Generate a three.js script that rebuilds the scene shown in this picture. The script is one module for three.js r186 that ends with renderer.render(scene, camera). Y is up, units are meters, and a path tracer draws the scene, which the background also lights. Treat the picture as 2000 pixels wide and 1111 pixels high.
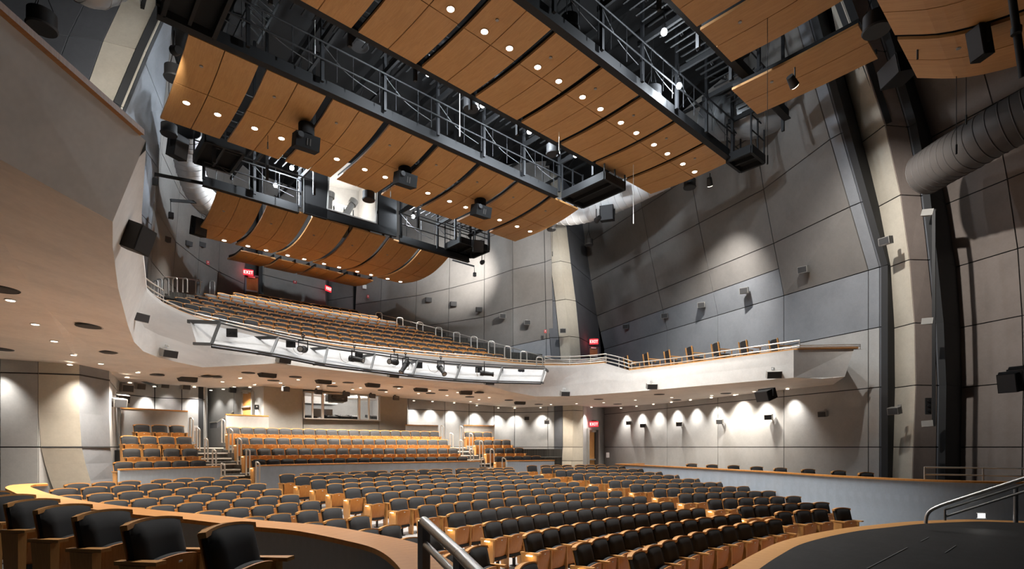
import * as THREE from 'three';
import { mergeGeometries, mergeVertices, toCreasedNormals } from 'three/addons/utils/BufferGeometryUtils.js';
import { FontLoader } from 'three/addons/loaders/FontLoader.js';
import { TextGeometry } from 'three/addons/geometries/TextGeometry.js';

// ---------------------------------------------------------------- camera, exposure
// Plan axes: L runs across the hall towards the far side wall, B from the stage to the back, E is height over eye level.
const F = 1040, CX = 1000, HY = 873, EYE = 1.46, YAW = 41.8 * Math.PI / 180;
const CA = Math.cos(YAW), SA = Math.sin(YAW);
const scene = new THREE.Scene();
scene.background = new THREE.Color(0x000000);
const camera = new THREE.PerspectiveCamera(2 * Math.atan(555.5 / F) * 180 / Math.PI, 2000 / 1111, 0.05, 200);
camera.position.set(0, EYE, 0);
camera.lookAt(SA, EYE, -CA);
camera.setViewOffset(2000, 1111, 0, 555.5 - HY, 2000, 1111);
camera.updateProjectionMatrix();
scene.add(camera);
const renderer = new THREE.WebGLRenderer({ antialias: true });
renderer.toneMapping = THREE.LinearToneMapping;
renderer.toneMappingExposure = 1.0;
renderer.shadowMap.enabled = true;

// strengths of the house lights (candela)
const POWER = { cloud: 64, work: 50, can: 66, wash: 25, booth: 30, flood: 260, aisle: 0.03 };
const WARM = new THREE.Color(1.0, 0.9, 0.78), NEUTRAL = new THREE.Color(1.0, 0.945, 0.875), COOL = new THREE.Color(0.84, 0.92, 1.0);

// ---------------------------------------------------------------- surveying helpers
const V = (L, B, E) => new THREE.Vector3(L, E + EYE, -B);
const lb = (d, r) => [SA * d + CA * r, CA * d - SA * r];
const depthOf = (L, B) => SA * L + CA * B;
function atE(x, y, E) { const d = F * E / (HY - y); const [L, B] = lb(d, (x - CX) / F * d); return V(L, B, E); }
function atD(x, y, d) { const [L, B] = lb(d, (x - CX) / F * d); return V(L, B, (HY - y) / F * d); }
const planE = (x, y, E) => { const d = F * E / (HY - y); return lb(d, (x - CX) / F * d); };
const planD = (x, d) => lb(d, (x - CX) / F * d);
// point where the sight line of a picture column meets the upright plane through plan points a and b, at picture row y
function onPlane(x, y, a, b) {
  const k = (x - CX) / F, u = [SA + CA * k, CA - SA * k];
  const ex = b[0] - a[0], ey = b[1] - a[1];
  const d = (a[0] * ey - a[1] * ex) / (u[0] * ey - u[1] * ex);
  return V(u[0] * d, u[1] * d, (HY - y) / F * d);
}
const plan = p => [p.x, -p.z];
const mix = (a, b, t) => a + (b - a) * t;
const lerpLB = (a, b, t) => [mix(a[0], b[0], t), mix(a[1], b[1], t)];
let seed = 12345;
const rnd = () => { seed = (seed * 1664525 + 1013904223) >>> 0; return seed / 4294967296; };
const ord = n => ['first', 'second', 'third', 'fourth', 'fifth', 'sixth', 'seventh', 'eighth', 'ninth', 'tenth', 'eleventh', 'twelfth', 'thirteenth', 'fourteenth', 'fifteenth', 'sixteenth', 'seventeenth', 'eighteenth', 'nineteenth', 'twentieth'][n - 1];

// ---------------------------------------------------------------- textures and materials
function noiseTex(w, h, fn, srgb) {
  const a = new Uint8Array(w * h * 4);
  for (let y = 0; y < h; y++) for (let x = 0; x < w; x++) {
    const c = fn(x, y), i = (y * w + x) * 4;
    for (let k = 0; k < 3; k++) a[i + k] = Math.max(0, Math.min(255, c[k] * 255));
    a[i + 3] = 255;
  }
  const t = new THREE.DataTexture(a, w, h, THREE.RGBAFormat);
  t.wrapS = t.wrapT = THREE.RepeatWrapping; t.magFilter = THREE.LinearFilter; t.minFilter = THREE.LinearMipmapLinearFilter; t.generateMipmaps = true;
  if (srgb) t.colorSpace = THREE.SRGBColorSpace;
  t.needsUpdate = true; return t;
}
// tiling value noise
function vnoise(n) {
  const g = []; for (let i = 0; i < n * n; i++) g.push(rnd());
  return (u, v) => {
    const x = u * n, y = v * n, x0 = Math.floor(x), y0 = Math.floor(y), fx = x - x0, fy = y - y0;
    const s = t => t * t * (3 - 2 * t), at = (i, j) => g[((j % n + n) % n) * n + ((i % n + n) % n)];
    return mix(mix(at(x0, y0), at(x0 + 1, y0), s(fx)), mix(at(x0, y0 + 1), at(x0 + 1, y0 + 1), s(fx)), s(fy));
  };
}
const nA = vnoise(8), nB = vnoise(32), nC = vnoise(128), nD = vnoise(16);
function woodTex(base, dark, sx) {
  return noiseTex(256, 256, (x, y) => {
    const u = x / 256, v = y / 256;
    const f = 0.5 * nC(u, v / 16 * 1) + 0.3 * nB(u * 1, v / 8) + 0.2 * nA(u, v);
    const t = Math.min(1, Math.max(0, (f - 0.3) * 1.7)) * 0.6 + 0.2 * nC(u * 1, v * 0.25);
    return [0, 1, 2].map(k => mix(base[k], dark[k], t));
  }, true);
}
const wall = (c, r = 0.85, amt = 0.05) => {
  const m = new THREE.MeshStandardMaterial({ color: new THREE.Color().setRGB(...c), roughness: r });
  m.map = plasterTex; return m;
};
const plasterTex = noiseTex(256, 256, (x, y) => {
  const u = x / 256, v = y / 256, t = 0.93 + 0.05 * nA(u, v) + 0.03 * nB(u, v) + 0.03 * (nC(u, v) - 0.5);
  return [t, t, t];
}, true);
plasterTex.repeat.set(0.22, 0.22);
const veneer = woodTex([0.78, 0.585, 0.365], [0.68, 0.485, 0.275], 1);
const maple = woodTex([0.84, 0.63, 0.38], [0.70, 0.47, 0.24], 1);
const fabricTex = noiseTex(128, 128, (x, y) => { const t = 0.8 + 0.2 * nC(x / 128, y / 128) + ((x + y) % 3 ? 0 : -0.06); return [t, t, t]; }, true);
fabricTex.repeat.set(6, 6);
const carpetTex = noiseTex(256, 256, (x, y) => { const t = 0.45 + 0.55 * nC(x / 256, y / 256) * (0.6 + 0.4 * rnd()); return [t, t, t]; }, true);
carpetTex.repeat.set(0.8, 0.8);
const scuffTex = noiseTex(512, 512, (x, y) => {
  const u = x / 512, v = y / 512; let t = 0.55 + 0.25 * nB(u, v) + 0.2 * nA(u, v) + 0.25 * Math.pow(nC(u * 0.25, v), 3);
  return [t, t, t];
}, true);
scuffTex.repeat.set(0.3, 0.3);
const brushedTex = noiseTex(64, 256, (x, y) => { const t = 0.75 + 0.25 * nC(x / 640, y / 256); return [t, t, t]; });
const std = (c, r = 0.6, m = 0, extra = {}) => new THREE.MeshStandardMaterial({ color: new THREE.Color().setRGB(...c), roughness: r, metalness: m, ...extra });
const M = {
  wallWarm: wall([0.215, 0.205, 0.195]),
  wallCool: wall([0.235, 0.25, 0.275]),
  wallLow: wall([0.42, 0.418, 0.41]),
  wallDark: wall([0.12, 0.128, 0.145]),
  wallBlue: wall([0.44, 0.52, 0.61]),
  wallBrown: wall([0.30, 0.255, 0.23]),
  booth: wall([0.27, 0.262, 0.245]),
  joint: std([0.035, 0.036, 0.038], 0.9),
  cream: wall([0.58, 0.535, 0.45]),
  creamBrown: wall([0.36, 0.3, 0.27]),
  white: wall([0.72, 0.70, 0.67]),
  soffit: wall([0.8, 0.715, 0.635]),
  black: std([0.003, 0.003, 0.0033], 0.9),
  steel: std([0.004, 0.0043, 0.005], 0.7, 0),
  steelPaint: std([0.011, 0.0115, 0.013], 0.6, 0),
  cable: std([0.09, 0.09, 0.095], 0.6),
  railGrey: std([0.085, 0.088, 0.09], 0.5, 0.1),
  veneer: std([1, 1, 1], 0.5, 0, { map: veneer }),
  veneerEdge: std([0.55, 0.32, 0.15], 0.6),
  maple: std([1, 1, 1], 0.42, 0, { map: maple }),
  pan: std([0.84, 0.68, 0.52], 0.42, 0, { map: maple }),
  bayPanel: wall([0.55, 0.55, 0.55]),
  capOak: std([1, 0.88, 0.7], 0.4, 0, { map: maple }),
  mapleDark: std([0.62, 0.55, 0.5], 0.45, 0, { map: maple }),
  fabric: std([0.022, 0.0225, 0.025], 0.8, 0, { map: fabricTex }),
  fabricGrey: std([0.085, 0.088, 0.095], 0.85, 0, { map: fabricTex }),
  stainless: std([0.72, 0.7, 0.66], 0.35, 0.75),
  aluminium: std([0.42, 0.43, 0.44], 0.4, 0.8),
  duct: std([0.42, 0.43, 0.44], 0.42, 0.55),
  ductWhite: std([0.6, 0.6, 0.6], 0.6, 0.1),
  speaker: std([0.02, 0.02, 0.021], 0.6),
  speakerGrille: std([0.045, 0.045, 0.047], 0.8),
  camGrey: std([0.32, 0.31, 0.29], 0.5),
  carpet: std([0.2, 0.2, 0.2], 1, 0, { map: carpetTex }),
  concrete: std([0.3, 0.29, 0.28], 0.9, 0, { map: plasterTex }),
  stage: std([0.012, 0.012, 0.0125], 0.8, 0, { map: scuffTex }),
  step: std([0.13, 0.125, 0.115], 0.95, 0, { map: carpetTex }),
  nosing: std([0.75, 0.73, 0.68], 0.4),
  plastic: std([0.75, 0.75, 0.74], 0.5),
  red: std([0.45, 0.03, 0.03], 0.5),
  grille: std([0.05, 0.047, 0.044], 0.85),
  glow: std([1, 1, 1], 0.5, 0, { emissive: new THREE.Color(1, 0.9, 0.75), emissiveIntensity: 14 }),
  glowCool: std([1, 1, 1], 0.5, 0, { emissive: new THREE.Color(0.86, 0.94, 1), emissiveIntensity: 30 }),
  glowCan: std([1, 1, 1], 0.5, 0, { emissive: new THREE.Color(1, 0.88, 0.7), emissiveIntensity: 6 }),
  glowPanel: std([1, 1, 1], 0.5, 0, { emissive: new THREE.Color(1, 0.97, 0.92), emissiveIntensity: 5 }),
  glowAisle: std([1, 1, 1], 0.5, 0, { emissive: new THREE.Color(1, 0.72, 0.3), emissiveIntensity: 4 }),
  exit: std([0.6, 0.02, 0.03], 0.5, 0, { emissive: new THREE.Color(1, 0.03, 0.05), emissiveIntensity: 1.1 }),
  exitText: std([1, 0.6, 0.55], 0.5, 0, { emissive: new THREE.Color(1, 0.45, 0.4), emissiveIntensity: 2.2 }),
  glass: new THREE.MeshPhysicalMaterial({ color: 0xffffff, roughness: 0.02, transmission: 1, thickness: 0 }),
  screen: std([0.02, 0.02, 0.03], 0.3, 0, { emissive: new THREE.Color(0.35, 0.45, 0.8), emissiveIntensity: 0.8 }),
};

// ---------------------------------------------------------------- object helpers
const taken = {};
function numbered(name) { const n = taken[name] = (taken[name] ?? -1) + 1; return n ? `${name}_${String(n).padStart(3, '0')}` : name; }
function mesh(name, geo, mat, parent) {
  const g = Array.isArray(geo) ? (geo.length === 1 ? geo[0] : mergeGeometries(geo.map(q => { q = q.index ? q.toNonIndexed() : q; if (!q.attributes.normal) q.computeVertexNormals(); for (const k of Object.keys(q.attributes)) if (!['position', 'normal', 'uv'].includes(k)) q.deleteAttribute(k); if (!q.attributes.uv) q.setAttribute('uv', new THREE.BufferAttribute(new Float32Array(q.attributes.position.count * 2), 2)); return q; }))) : geo;
  const o = new THREE.Mesh(g, mat); o.name = parent ? name : numbered(name);
  o.castShadow = o.receiveShadow = true; (parent || scene).add(o); return o;
}
function tag(o, label, category, group, kind) {
  if (label) o.userData.label = label; if (category) o.userData.category = category;
  if (group) o.userData.group = group; if (kind) o.userData.kind = kind; return o;
}
function thing(name, label, category, p, turn = 0, group) {
  const o = new THREE.Group(); o.name = numbered(name); scene.add(o);
  if (p) o.position.copy(p); o.rotation.y = turn; return tag(o, label, category, group);
}
function struct(name, label) { const o = new THREE.Group(); o.name = numbered(name); scene.add(o); return tag(o, label, null, null, 'structure'); }
const bx = (w, h, d, x = 0, y = 0, z = 0) => new THREE.BoxGeometry(w, h, d).translate(x, y, z);
const cyl = (r1, r2, h, n = 16, x = 0, y = 0, z = 0) => new THREE.CylinderGeometry(r1, r2, h, n).translate(x, y, z);
const Y = new THREE.Vector3(0, 1, 0);
function bar(a, b, r, n = 8) {
  const d = new THREE.Vector3().subVectors(b, a), l = d.length();
  return new THREE.CylinderGeometry(r, r, l, n).applyQuaternion(new THREE.Quaternion().setFromUnitVectors(Y, d.normalize())).translate((a.x + b.x) / 2, (a.y + b.y) / 2, (a.z + b.z) / 2);
}
// square-section beam between two points, upright
function beam(a, b, w, h) {
  const d = new THREE.Vector3().subVectors(b, a), l = d.length(), x = d.clone().normalize();
  let up = Y.clone(); if (Math.abs(x.y) > 0.98) up.set(1, 0, 0);
  const z = new THREE.Vector3().crossVectors(x, up).normalize(), y = new THREE.Vector3().crossVectors(z, x);
  const m = new THREE.Matrix4().makeBasis(x, y, z).setPosition((a.x + b.x) / 2, (a.y + b.y) / 2, (a.z + b.z) / 2);
  return new THREE.BoxGeometry(l, h, w).applyMatrix4(m);
}
function tube(pts, r, seg = 24, n = 8, tension = 0.5, type = 'catmullrom') { return new THREE.TubeGeometry(new THREE.CatmullRomCurve3(pts, false, type, tension), seg, r, n); }
// pipe with tight bends through points
function pipe(pts, r, n = 10, bend = 0.09) {
  const p = new THREE.CurvePath();
  let prev = pts[0];
  for (let i = 1; i < pts.length - 1; i++) {
    const a = pts[i].clone().add(pts[i - 1].clone().sub(pts[i]).setLength(bend)), b = pts[i].clone().add(pts[i + 1].clone().sub(pts[i]).setLength(bend));
    p.add(new THREE.LineCurve3(prev, a)); p.add(new THREE.QuadraticBezierCurve3(a, pts[i], b)); prev = b;
  }
  p.add(new THREE.LineCurve3(prev, pts[pts.length - 1]));
  return new THREE.TubeGeometry(p, pts.length * 10, r, n);
}
const HALL = V(10, 12, 5);
// raw quads: list of [a,b,c,d] points (+ optional uv size) -> geometry with uv in metres
function quads(list) {
  const pos = [], uv = [];
  for (const [a, b, c, d] of list) {
    const w = a.distanceTo(b), h = a.distanceTo(d), w2 = d.distanceTo(c);
    for (const [p, s, t] of [[a, 0, 0], [b, w, 0], [c, w2, h], [a, 0, 0], [c, w2, h], [d, 0, h]]) { pos.push(p.x, p.y, p.z); uv.push(s, t); }
  }
  const g = new THREE.BufferGeometry();
  g.setAttribute('position', new THREE.Float32BufferAttribute(pos, 3)); g.setAttribute('uv', new THREE.Float32BufferAttribute(uv, 2));
  g.computeVertexNormals(); return g;
}
function quadNormal(a, b, c, d, towards = HALL) {
  const n = new THREE.Vector3().crossVectors(c.clone().sub(a), d.clone().sub(b)).normalize();
  const m = a.clone().add(b).add(c).add(d).multiplyScalar(0.25);
  if (towards.clone().sub(m).dot(n) < 0) n.negate(); return n;
}
// one wall panel: four corners, shrunk by half a joint all round, with thickness behind its face
function panelGeo(a, b, c, d, gap = 0.035, thick = 0.06, towards = HALL) {
  const n = quadNormal(a, b, c, d, towards), g = gap / 2;
  const inset = (p, q, r) => { const u = q.clone().sub(p), v = r.clone().sub(p); return p.clone().add(u.setLength(Math.min(g, u.length() / 3))).add(v.setLength(Math.min(g, v.length() / 3))); };
  const f = [inset(a, b, d), inset(b, a, c), inset(c, d, b), inset(d, c, a)], k = f.map(p => p.clone().addScaledVector(n, -thick));
  const list = [f]; for (let i = 0; i < 4; i++) { const j = (i + 1) % 4; list.push([f[i], f[j], k[j], k[i]]); }
  return quads(list);
}
// wall made of panels on a dark backing. P[i][j]: column i, row j. matOf(i, j) may return null to leave a hole
function panelWall(name, label, P, matOf, opt = {}) {
  const root = opt.parent || struct(name, label), back = [], towards = opt.towards || HALL;
  for (let i = 0; i + 1 < P.length; i++) for (let j = 0; j + 1 < P[i].length; j++) {
    const m = matOf(i, j); if (!m || !P[i][j] || !P[i][j + 1] || !P[i + 1][j] || !P[i + 1][j + 1]) continue;
    const q = [P[i][j], P[i + 1][j], P[i + 1][j + 1], P[i][j + 1]];
    mesh('panel', panelGeo(...q, opt.gap ?? 0.035, 0.06, towards), m, root);
    const n = quadNormal(...q, towards); const bq = q.map(p => p.clone().addScaledVector(n, -0.05)), bq2 = q.map(p => p.clone().addScaledVector(n, -(opt.thick ?? 0.25)));
    back.push(bq, bq2); for (let k = 0; k < 4; k++) { const l = (k + 1) % 4; back.push([bq[k], bq[l], bq2[l], bq2[k]]); }
  }
  mesh('backing', quads(back), M.joint, root);
  return root;
}
// solid band between a lower and an upper plan line: upright wall of given thickness
function offsetLine(pts, t) {
  return pts.map((p, i) => {
    const a = pts[Math.max(0, i - 1)], b = pts[Math.min(pts.length - 1, i + 1)], l = Math.hypot(b[0] - a[0], b[1] - a[1]);
    return [p[0] - (b[1] - a[1]) / l * t, p[1] + (b[0] - a[0]) / l * t];
  });
}
function ribbon(pts, e0, e1, t0, t1) {
  const a = offsetLine(pts, t0), b = offsetLine(pts, t1), q = [];
  const E0 = typeof e0 === 'function' ? e0 : () => e0, E1 = typeof e1 === 'function' ? e1 : () => e1;
  for (let i = 0; i + 1 < pts.length; i++) {
    const A0 = V(...a[i], E0(i)), A1 = V(...a[i + 1], E0(i + 1)), B0 = V(...b[i], E0(i)), B1 = V(...b[i + 1], E0(i + 1));
    const a0 = V(...a[i], E1(i)), a1 = V(...a[i + 1], E1(i + 1)), b0 = V(...b[i], E1(i)), b1 = V(...b[i + 1], E1(i + 1));
    q.push([A0, A1, a1, a0], [B0, B1, b1, b0], [a0, a1, b1, b0], [A0, A1, B1, B0]);
    if (i === 0) q.push([A0, B0, b0, a0]); if (i + 2 === pts.length) q.push([A1, B1, b1, a1]);
  }
  return quads(q);
}
function smoothLine(pts, n) {
  const c = new THREE.CatmullRomCurve3(pts.map(p => new THREE.Vector3(p[0], 0, p[1])), false, 'centripetal');
  return c.getPoints(n).map(p => [p.x, p.z]);
}
// flat or gently sloping slab over a plan outline
function slabGeo(outline, e, thick, ef) {
  const f = ef || (() => e), c = outline.map(p => new THREE.Vector2(p[0], p[1]));
  const tri = THREE.ShapeUtils.triangulateShape(c, []), pos = [], uv = [];
  const put = (p, dy) => { pos.push(p[0], f(p[0], p[1]) + EYE + dy, -p[1]); uv.push(p[0], p[1]); };
  for (const t of tri) { for (const k of t) put(outline[k], 0); for (const k of [t[0], t[2], t[1]]) put(outline[k], -thick); }
  for (let i = 0; i < outline.length; i++) { const a = outline[i], b = outline[(i + 1) % outline.length]; put(a, 0); put(b, 0); put(b, -thick); put(a, 0); put(b, -thick); put(a, -thick); }
  const g = new THREE.BufferGeometry(); g.setAttribute('position', new THREE.Float32BufferAttribute(pos, 3)); g.setAttribute('uv', new THREE.Float32BufferAttribute(uv, 2)); g.computeVertexNormals(); return g;
}
function spot(p, target, power, color, angle, blend = 1, r = 2) {
  const l = new THREE.SpotLight(color, power, 0, angle, blend, 2); l.position.copy(p); l.target.position.copy(target);
  l.castShadow = true; l.shadow.radius = r; l.name = 'lamp_spot'; scene.add(l, l.target); return l;
}
function point(p, power, color, r = 2) { const l = new THREE.PointLight(color, power, 0, 2); l.position.copy(p); l.castShadow = true; l.shadow.radius = r; l.name = 'lamp_point'; scene.add(l); return l; }
// frame of reference that faces a plan direction: local +z points along (dL, dB)
const turnTo = (dL, dB) => Math.atan2(dL, -dB);
// ================================================================ THE SETTING
// far side wall: plan line fitted to its upright joints
const wallD = x => F * 2.13 / (0.0995 * (x - 540));
const nFar = [-0.951, 0.308], uFar = [-0.308, -0.951], nNear = [0.951, 0.308];
const along = (p, n, t) => [p[0] + n[0] * t, p[1] + n[1] * t];
const interp = (xs, ys, x) => { if (x <= xs[0]) return ys[0]; for (let i = 1; i < xs.length; i++) if (x <= xs[i]) return mix(ys[i - 1], ys[i], (x - xs[i - 1]) / (xs[i] - xs[i - 1])); return ys[ys.length - 1]; };
const leanFar = E => interp([6.39, 7.49, 8.5, 10.65, 12.8, 15.6], [0, 0.3, 0.6, 1.18, 1.68, 2.35], E);
const leanEnd = E => interp([6.39, 8.43, 10.39, 12.06, 15.6], [0, 0.99, 1.93, 2.74, 4.4], E);
// point on the profile above base where the sight line through picture column x lies; returns [t, E]
function lift(base, n, x, y) {
  const k = (x - CX) / F, a = v => (CA * v[0] - SA * v[1]) - k * (SA * v[0] + CA * v[1]);
  const t = -a(base) / a(n), p = along(base, n, t);
  return [t, (HY - y) / F * depthOf(...p)];
}
function profileFrom(base, n, picks) { const r = picks.map(([x, y]) => lift(base, n, x, y)).sort((a, b) => a[1] - b[1]); return E => { const last = r[r.length - 1], pre = r[r.length - 2]; if (E > last[1]) return last[0] + (last[0] - pre[0]) / (last[1] - pre[1]) * (E - last[1]); return interp(r.map(q => q[1]), r.map(q => q[0]), E); }; }
const TOP = 15.6;
{
  const xs = [1180, 1303, 1402, 1531, 1696], base = xs.map(x => planD(x, wallD(x)));
  const rows = [-1.5, 0, 2.13, 4.26, 6.39, 7.49, 8.5, 10.65, 12.8, TOP];
  const P = base.map((b, i) => rows.map(E => V(...along(b, nFar, (i === 4 ? leanEnd : leanFar)(E)), E)));
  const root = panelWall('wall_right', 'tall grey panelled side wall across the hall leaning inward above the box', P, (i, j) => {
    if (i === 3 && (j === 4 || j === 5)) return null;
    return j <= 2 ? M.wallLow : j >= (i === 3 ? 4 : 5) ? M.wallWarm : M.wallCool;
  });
  // the last bay has one tall panel where the others have two
  const q = [P[3][4], P[4][4], P[4][6], P[3][6]];
  mesh('panel', panelGeo(...q), M.wallWarm, root); mesh('panel', panelGeo(...q.map(p => p.clone().addScaledVector(quadNormal(...q), -0.06)), 0), M.joint, root);
  // strip past the last joint and the dark return beside the rib
  const c = planD(1718, wallD(1718)), r0 = planD(1739, 19.5);
  const S = [base[4], c, r0].map((b, i) => rows.filter((e, j) => j !== 5).map(E => V(...along(b, nFar, leanEnd(E) * (i ? 1.0 : 1)), E)));
  panelWall('', '', S, (i, j) => i === 1 ? M.wallDark : j <= 2 ? M.wallLow : M.wallCool, { parent: root });
}
// big cream rib near the stage: light face, brown side, dark recess
const ribRows = [-1.5, 0, 2.13, 4.26, 6.39, 8.5, 10.65, 12.8, TOP];
{
  const b0 = planD(1739, 19.3), b1 = planD(1789, 18.3), b2 = planD(1831, 18.4), b3 = planD(1864, 19.3), b4 = planD(2000, 17.3);
  const dir = [(b4[0] - b3[0]), (b4[1] - b3[1])], b5 = [b3[0] + dir[0] * 2.2, b3[1] + dir[1] * 2.2], b6 = [b3[0] + dir[0] * 4.2, b3[1] + dir[1] * 4.2];
  const pr = profileFrom(b0, nFar, [[1730, 929], [1737, 840], [1739, 752], [1737, 637], [1725, 521], [1708, 393], [1682, 279], [1664, 212], [1651, 158], [1628, 20]]);
  const pr2 = profileFrom(b1, nFar, [[1781, 929], [1788, 800], [1789, 720], [1784, 564], [1776, 505], [1760, 387], [1730, 250], [1694, 137], [1650, 20]]);
  const pr3 = profileFrom(b2, nFar, [[1828, 929], [1831, 775], [1830, 676], [1802, 400], [1775, 257], [1750, 166], [1715, 60]]);
  const pr4 = profileFrom(b3, nFar, [[1860, 929], [1864, 709], [1856, 564], [1847, 479], [1827, 380], [1808, 288], [1772, 169], [1740, 80]]);
  const col = (b, p) => ribRows.map(E => V(...along(b, nFar, p(E)), E));
  const c0 = col(b0, pr), c1 = col(b1, pr2), c2 = col(b2, pr3), c3 = col(b3, pr4), c4 = col(b4, pr4), c5 = col(b5, pr4), c6 = col(b6, pr4);
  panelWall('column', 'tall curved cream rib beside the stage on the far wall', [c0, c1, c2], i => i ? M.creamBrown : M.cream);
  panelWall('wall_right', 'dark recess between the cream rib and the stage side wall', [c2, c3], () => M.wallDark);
  panelWall('wall_right', 'brown panelled wall beside the stage right of the cream rib', [c3, c4, c5, c6], () => M.wallBrown);
}
// ---- walls under the balcony: picture column, picture row of the top, distance
const U = { n0: [-260, 690, 15.0], n1: [0, 703, 15.2], n2: [75, 708, 15.4], n3: [155, 714, 15.7], n4: [213, 726, 17.0], n5: [235, 747, 21.4], n6: [302, 748, 23.0], n6b: [355, 752, 23.4], n7: [400, 757, 23.8], n8: [406, 759, 27], n9: [457, 760, 26.0], n10: [515, 755, 24.2],
  f0: [795, 779, 28.7], f0b: [797, 779, 30.0], f1: [869, 785, 31.0], f2: [916, 788.5, 32.0], f3: [965, 793, 32.6], f4: [1005, 797, 32.9], f5: [1070, 794, 32.3], f6: [1082, 794, 31.8], f7: [1099, 793, 31.2], f7b: [1119, 793, 30.8], f8: [1139, 794, 31.2], f9: [1180, 797, 34.8] };
const UP = {}; for (const k in U) { const [x, y, d] = U[k]; UP[k] = { p: planD(x, d), E: (HY - y) / F * d }; }
const underCol = (k, rows = [-2.4, 0, 2.13]) => [...rows, Math.max(UP[k].E + 0.06, 2.3)].map(E => V(...UP[k].p, E));
panelWall('wall_left', 'grey wall under the near balcony box at the far left', ['n0', 'n1', 'n2'].map(k => underCol(k)).concat([[-2.4, 0, 2.13, UP.n3.E].map(E => V(UP.n3.p[0] + 0.6, UP.n3.p[1] + 1.6, E))]), () => M.wallLow);
{
  // near cream column, flaring towards the hall at its foot
  const rows = [-1.5, -1.0, -0.5, 0, 1.0, 2.13], foot = E => E < 0.6 ? 0.13 * (0.6 - E) ** 1.6 : 0;
  const col = (k, s) => [...rows, UP[k].E + 0.06].map(E => V(...along(UP[k].p, nNear, foot(E) * s), E));
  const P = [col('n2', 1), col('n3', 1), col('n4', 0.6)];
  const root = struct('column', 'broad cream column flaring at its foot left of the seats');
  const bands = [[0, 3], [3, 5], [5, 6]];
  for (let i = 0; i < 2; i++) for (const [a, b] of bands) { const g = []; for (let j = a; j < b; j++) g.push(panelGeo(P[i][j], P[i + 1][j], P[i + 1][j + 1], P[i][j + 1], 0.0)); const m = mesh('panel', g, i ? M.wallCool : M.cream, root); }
  // dark joints between the bands
  for (const E of [0, 2.13]) { const a = V(...UP.n2.p, E), b = V(...UP.n3.p, E), c = V(...UP.n4.p, E); const off = p => p.clone().add(new THREE.Vector3(nNear[0] * (0.012 + foot(E)), 0, -nNear[1] * (0.012 + foot(E)))); mesh('joint_strip', [beam(off(a), off(b), 0.03, 0.04), beam(off(b), off(c), 0.03, 0.04)], M.joint, root); }
}
panelWall('wall_back', 'rear wall with warm wall washing lamps left of the control booth', ['n4', 'n5', 'n6', 'n6b', 'n7', 'n8'].map(k => underCol(k)), () => M.wallLow);
{
  // recess wall with the left rear door
  const root = panelWall('wall_back', 'dark grey recessed wall with a wooden door left of the booth', [underCol('n8', [-1.5, 0]), underCol('n9', [-1.5, 0]), underCol('n10', [-1.5, 0])], () => M.wallLow);
}
{
  // control booth front with its window
  const a = UP.n10.p, b = UP.f0.p, pt = (x, y) => onPlane(x, y, a, b);
  const root = struct('wall_back', 'dark taupe control booth front behind the last rows of seats');
  const q = (x0, y0, x1, y1, x2, y2, x3, y3) => mesh('panel', panelGeo(pt(x0, y0), pt(x1, y1), pt(x2, y2), pt(x3, y3), 0.02, 0.12), M.booth, root);
  q(515, 885, 592, 885, 592, 752, 515, 752); q(740, 885, 795, 885, 795, 776, 740, 771); q(592, 885, 740, 885, 740, 821.5, 592, 817); q(592, 765.5, 740, 773, 740, 765, 592, 756);
  // returns at both ends
  panelWall('', '', [underCol('f0'), underCol('f0b')], () => M.booth, { parent: root });
  mesh('reveal', [beam(pt(592, 817), pt(740, 821.5), 0.5, 0.05), beam(pt(592, 765.5), pt(740, 773), 0.5, 0.05), beam(pt(592, 817), pt(592, 765.5), 0.3, 0.05), beam(pt(740, 821.5), pt(740, 773), 0.3, 0.05)], M.camGrey, root);
  const win = struct('window_1', 'control booth window in five panes behind the rear seats');
  const frame = [];
  for (const x of [593, 610, 630, 701, 720, 739]) frame.push(beam(pt(x, mix(817, 821.5, (x - 592) / 148)), pt(x, mix(765.5, 773, (x - 592) / 148)), 0.12, x === 630 || x === 701 ? 0.1 : 0.06));
  mesh('frame', frame, M.plastic, win);
  const px = [593, 610, 630, 701, 720, 739];
  for (let i = 0; i < 5; i++) { const y = (x, t) => t ? mix(765.5, 773, (x - 592) / 148) : mix(817, 821.5, (x - 592) / 148); mesh('pane', quads([[pt(px[i], y(px[i], 0)), pt(px[i + 1], y(px[i + 1], 0)), pt(px[i + 1], y(px[i + 1], 1)), pt(px[i], y(px[i], 1))]]), M.glass, win); }
  // booth room behind the window
  const back = t => { const n = [-(b[1] - a[1]), b[0] - a[0]], l = Math.hypot(...n), A = lerpLB(a, b, 0.12), B2 = lerpLB(a, b, 0.97); return [along(A, n, t / l), along(B2, n, t / l)]; };
  const f = back(0.15), k = back(4), e0 = 0.3, e1 = 2.75, room = struct('booth_room', 'bright grey control room seen through the booth window');
  const R = (p, e) => V(p[0], p[1], e);
  mesh('wall_face', quads([[R(k[0], e0), R(k[1], e0), R(k[1], e1), R(k[0], e1)], [R(f[0], e0), R(k[0], e0), R(k[0], e1), R(f[0], e1)], [R(f[1], e0), R(k[1], e0), R(k[1], e1), R(f[1], e1)]]), M.wallLow, room);
  mesh('floor_face', quads([[R(f[0], e0), R(f[1], e0), R(k[1], e0), R(k[0], e0)]]), M.carpet, room);
  mesh('ceiling_face', quads([[R(f[0], e1), R(f[1], e1), R(k[1], e1), R(k[0], e1)]]), M.soffit, room);
}
panelWall('wall_back', 'grey rear wall with scalloped lamp light right of the control booth', ['f0b', 'f1', 'f2', 'f3', 'f4', 'f5', 'f6', 'f7'].map(k => underCol(k)), i => i >= 6 ? M.wallDark : M.wallLow);
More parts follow.
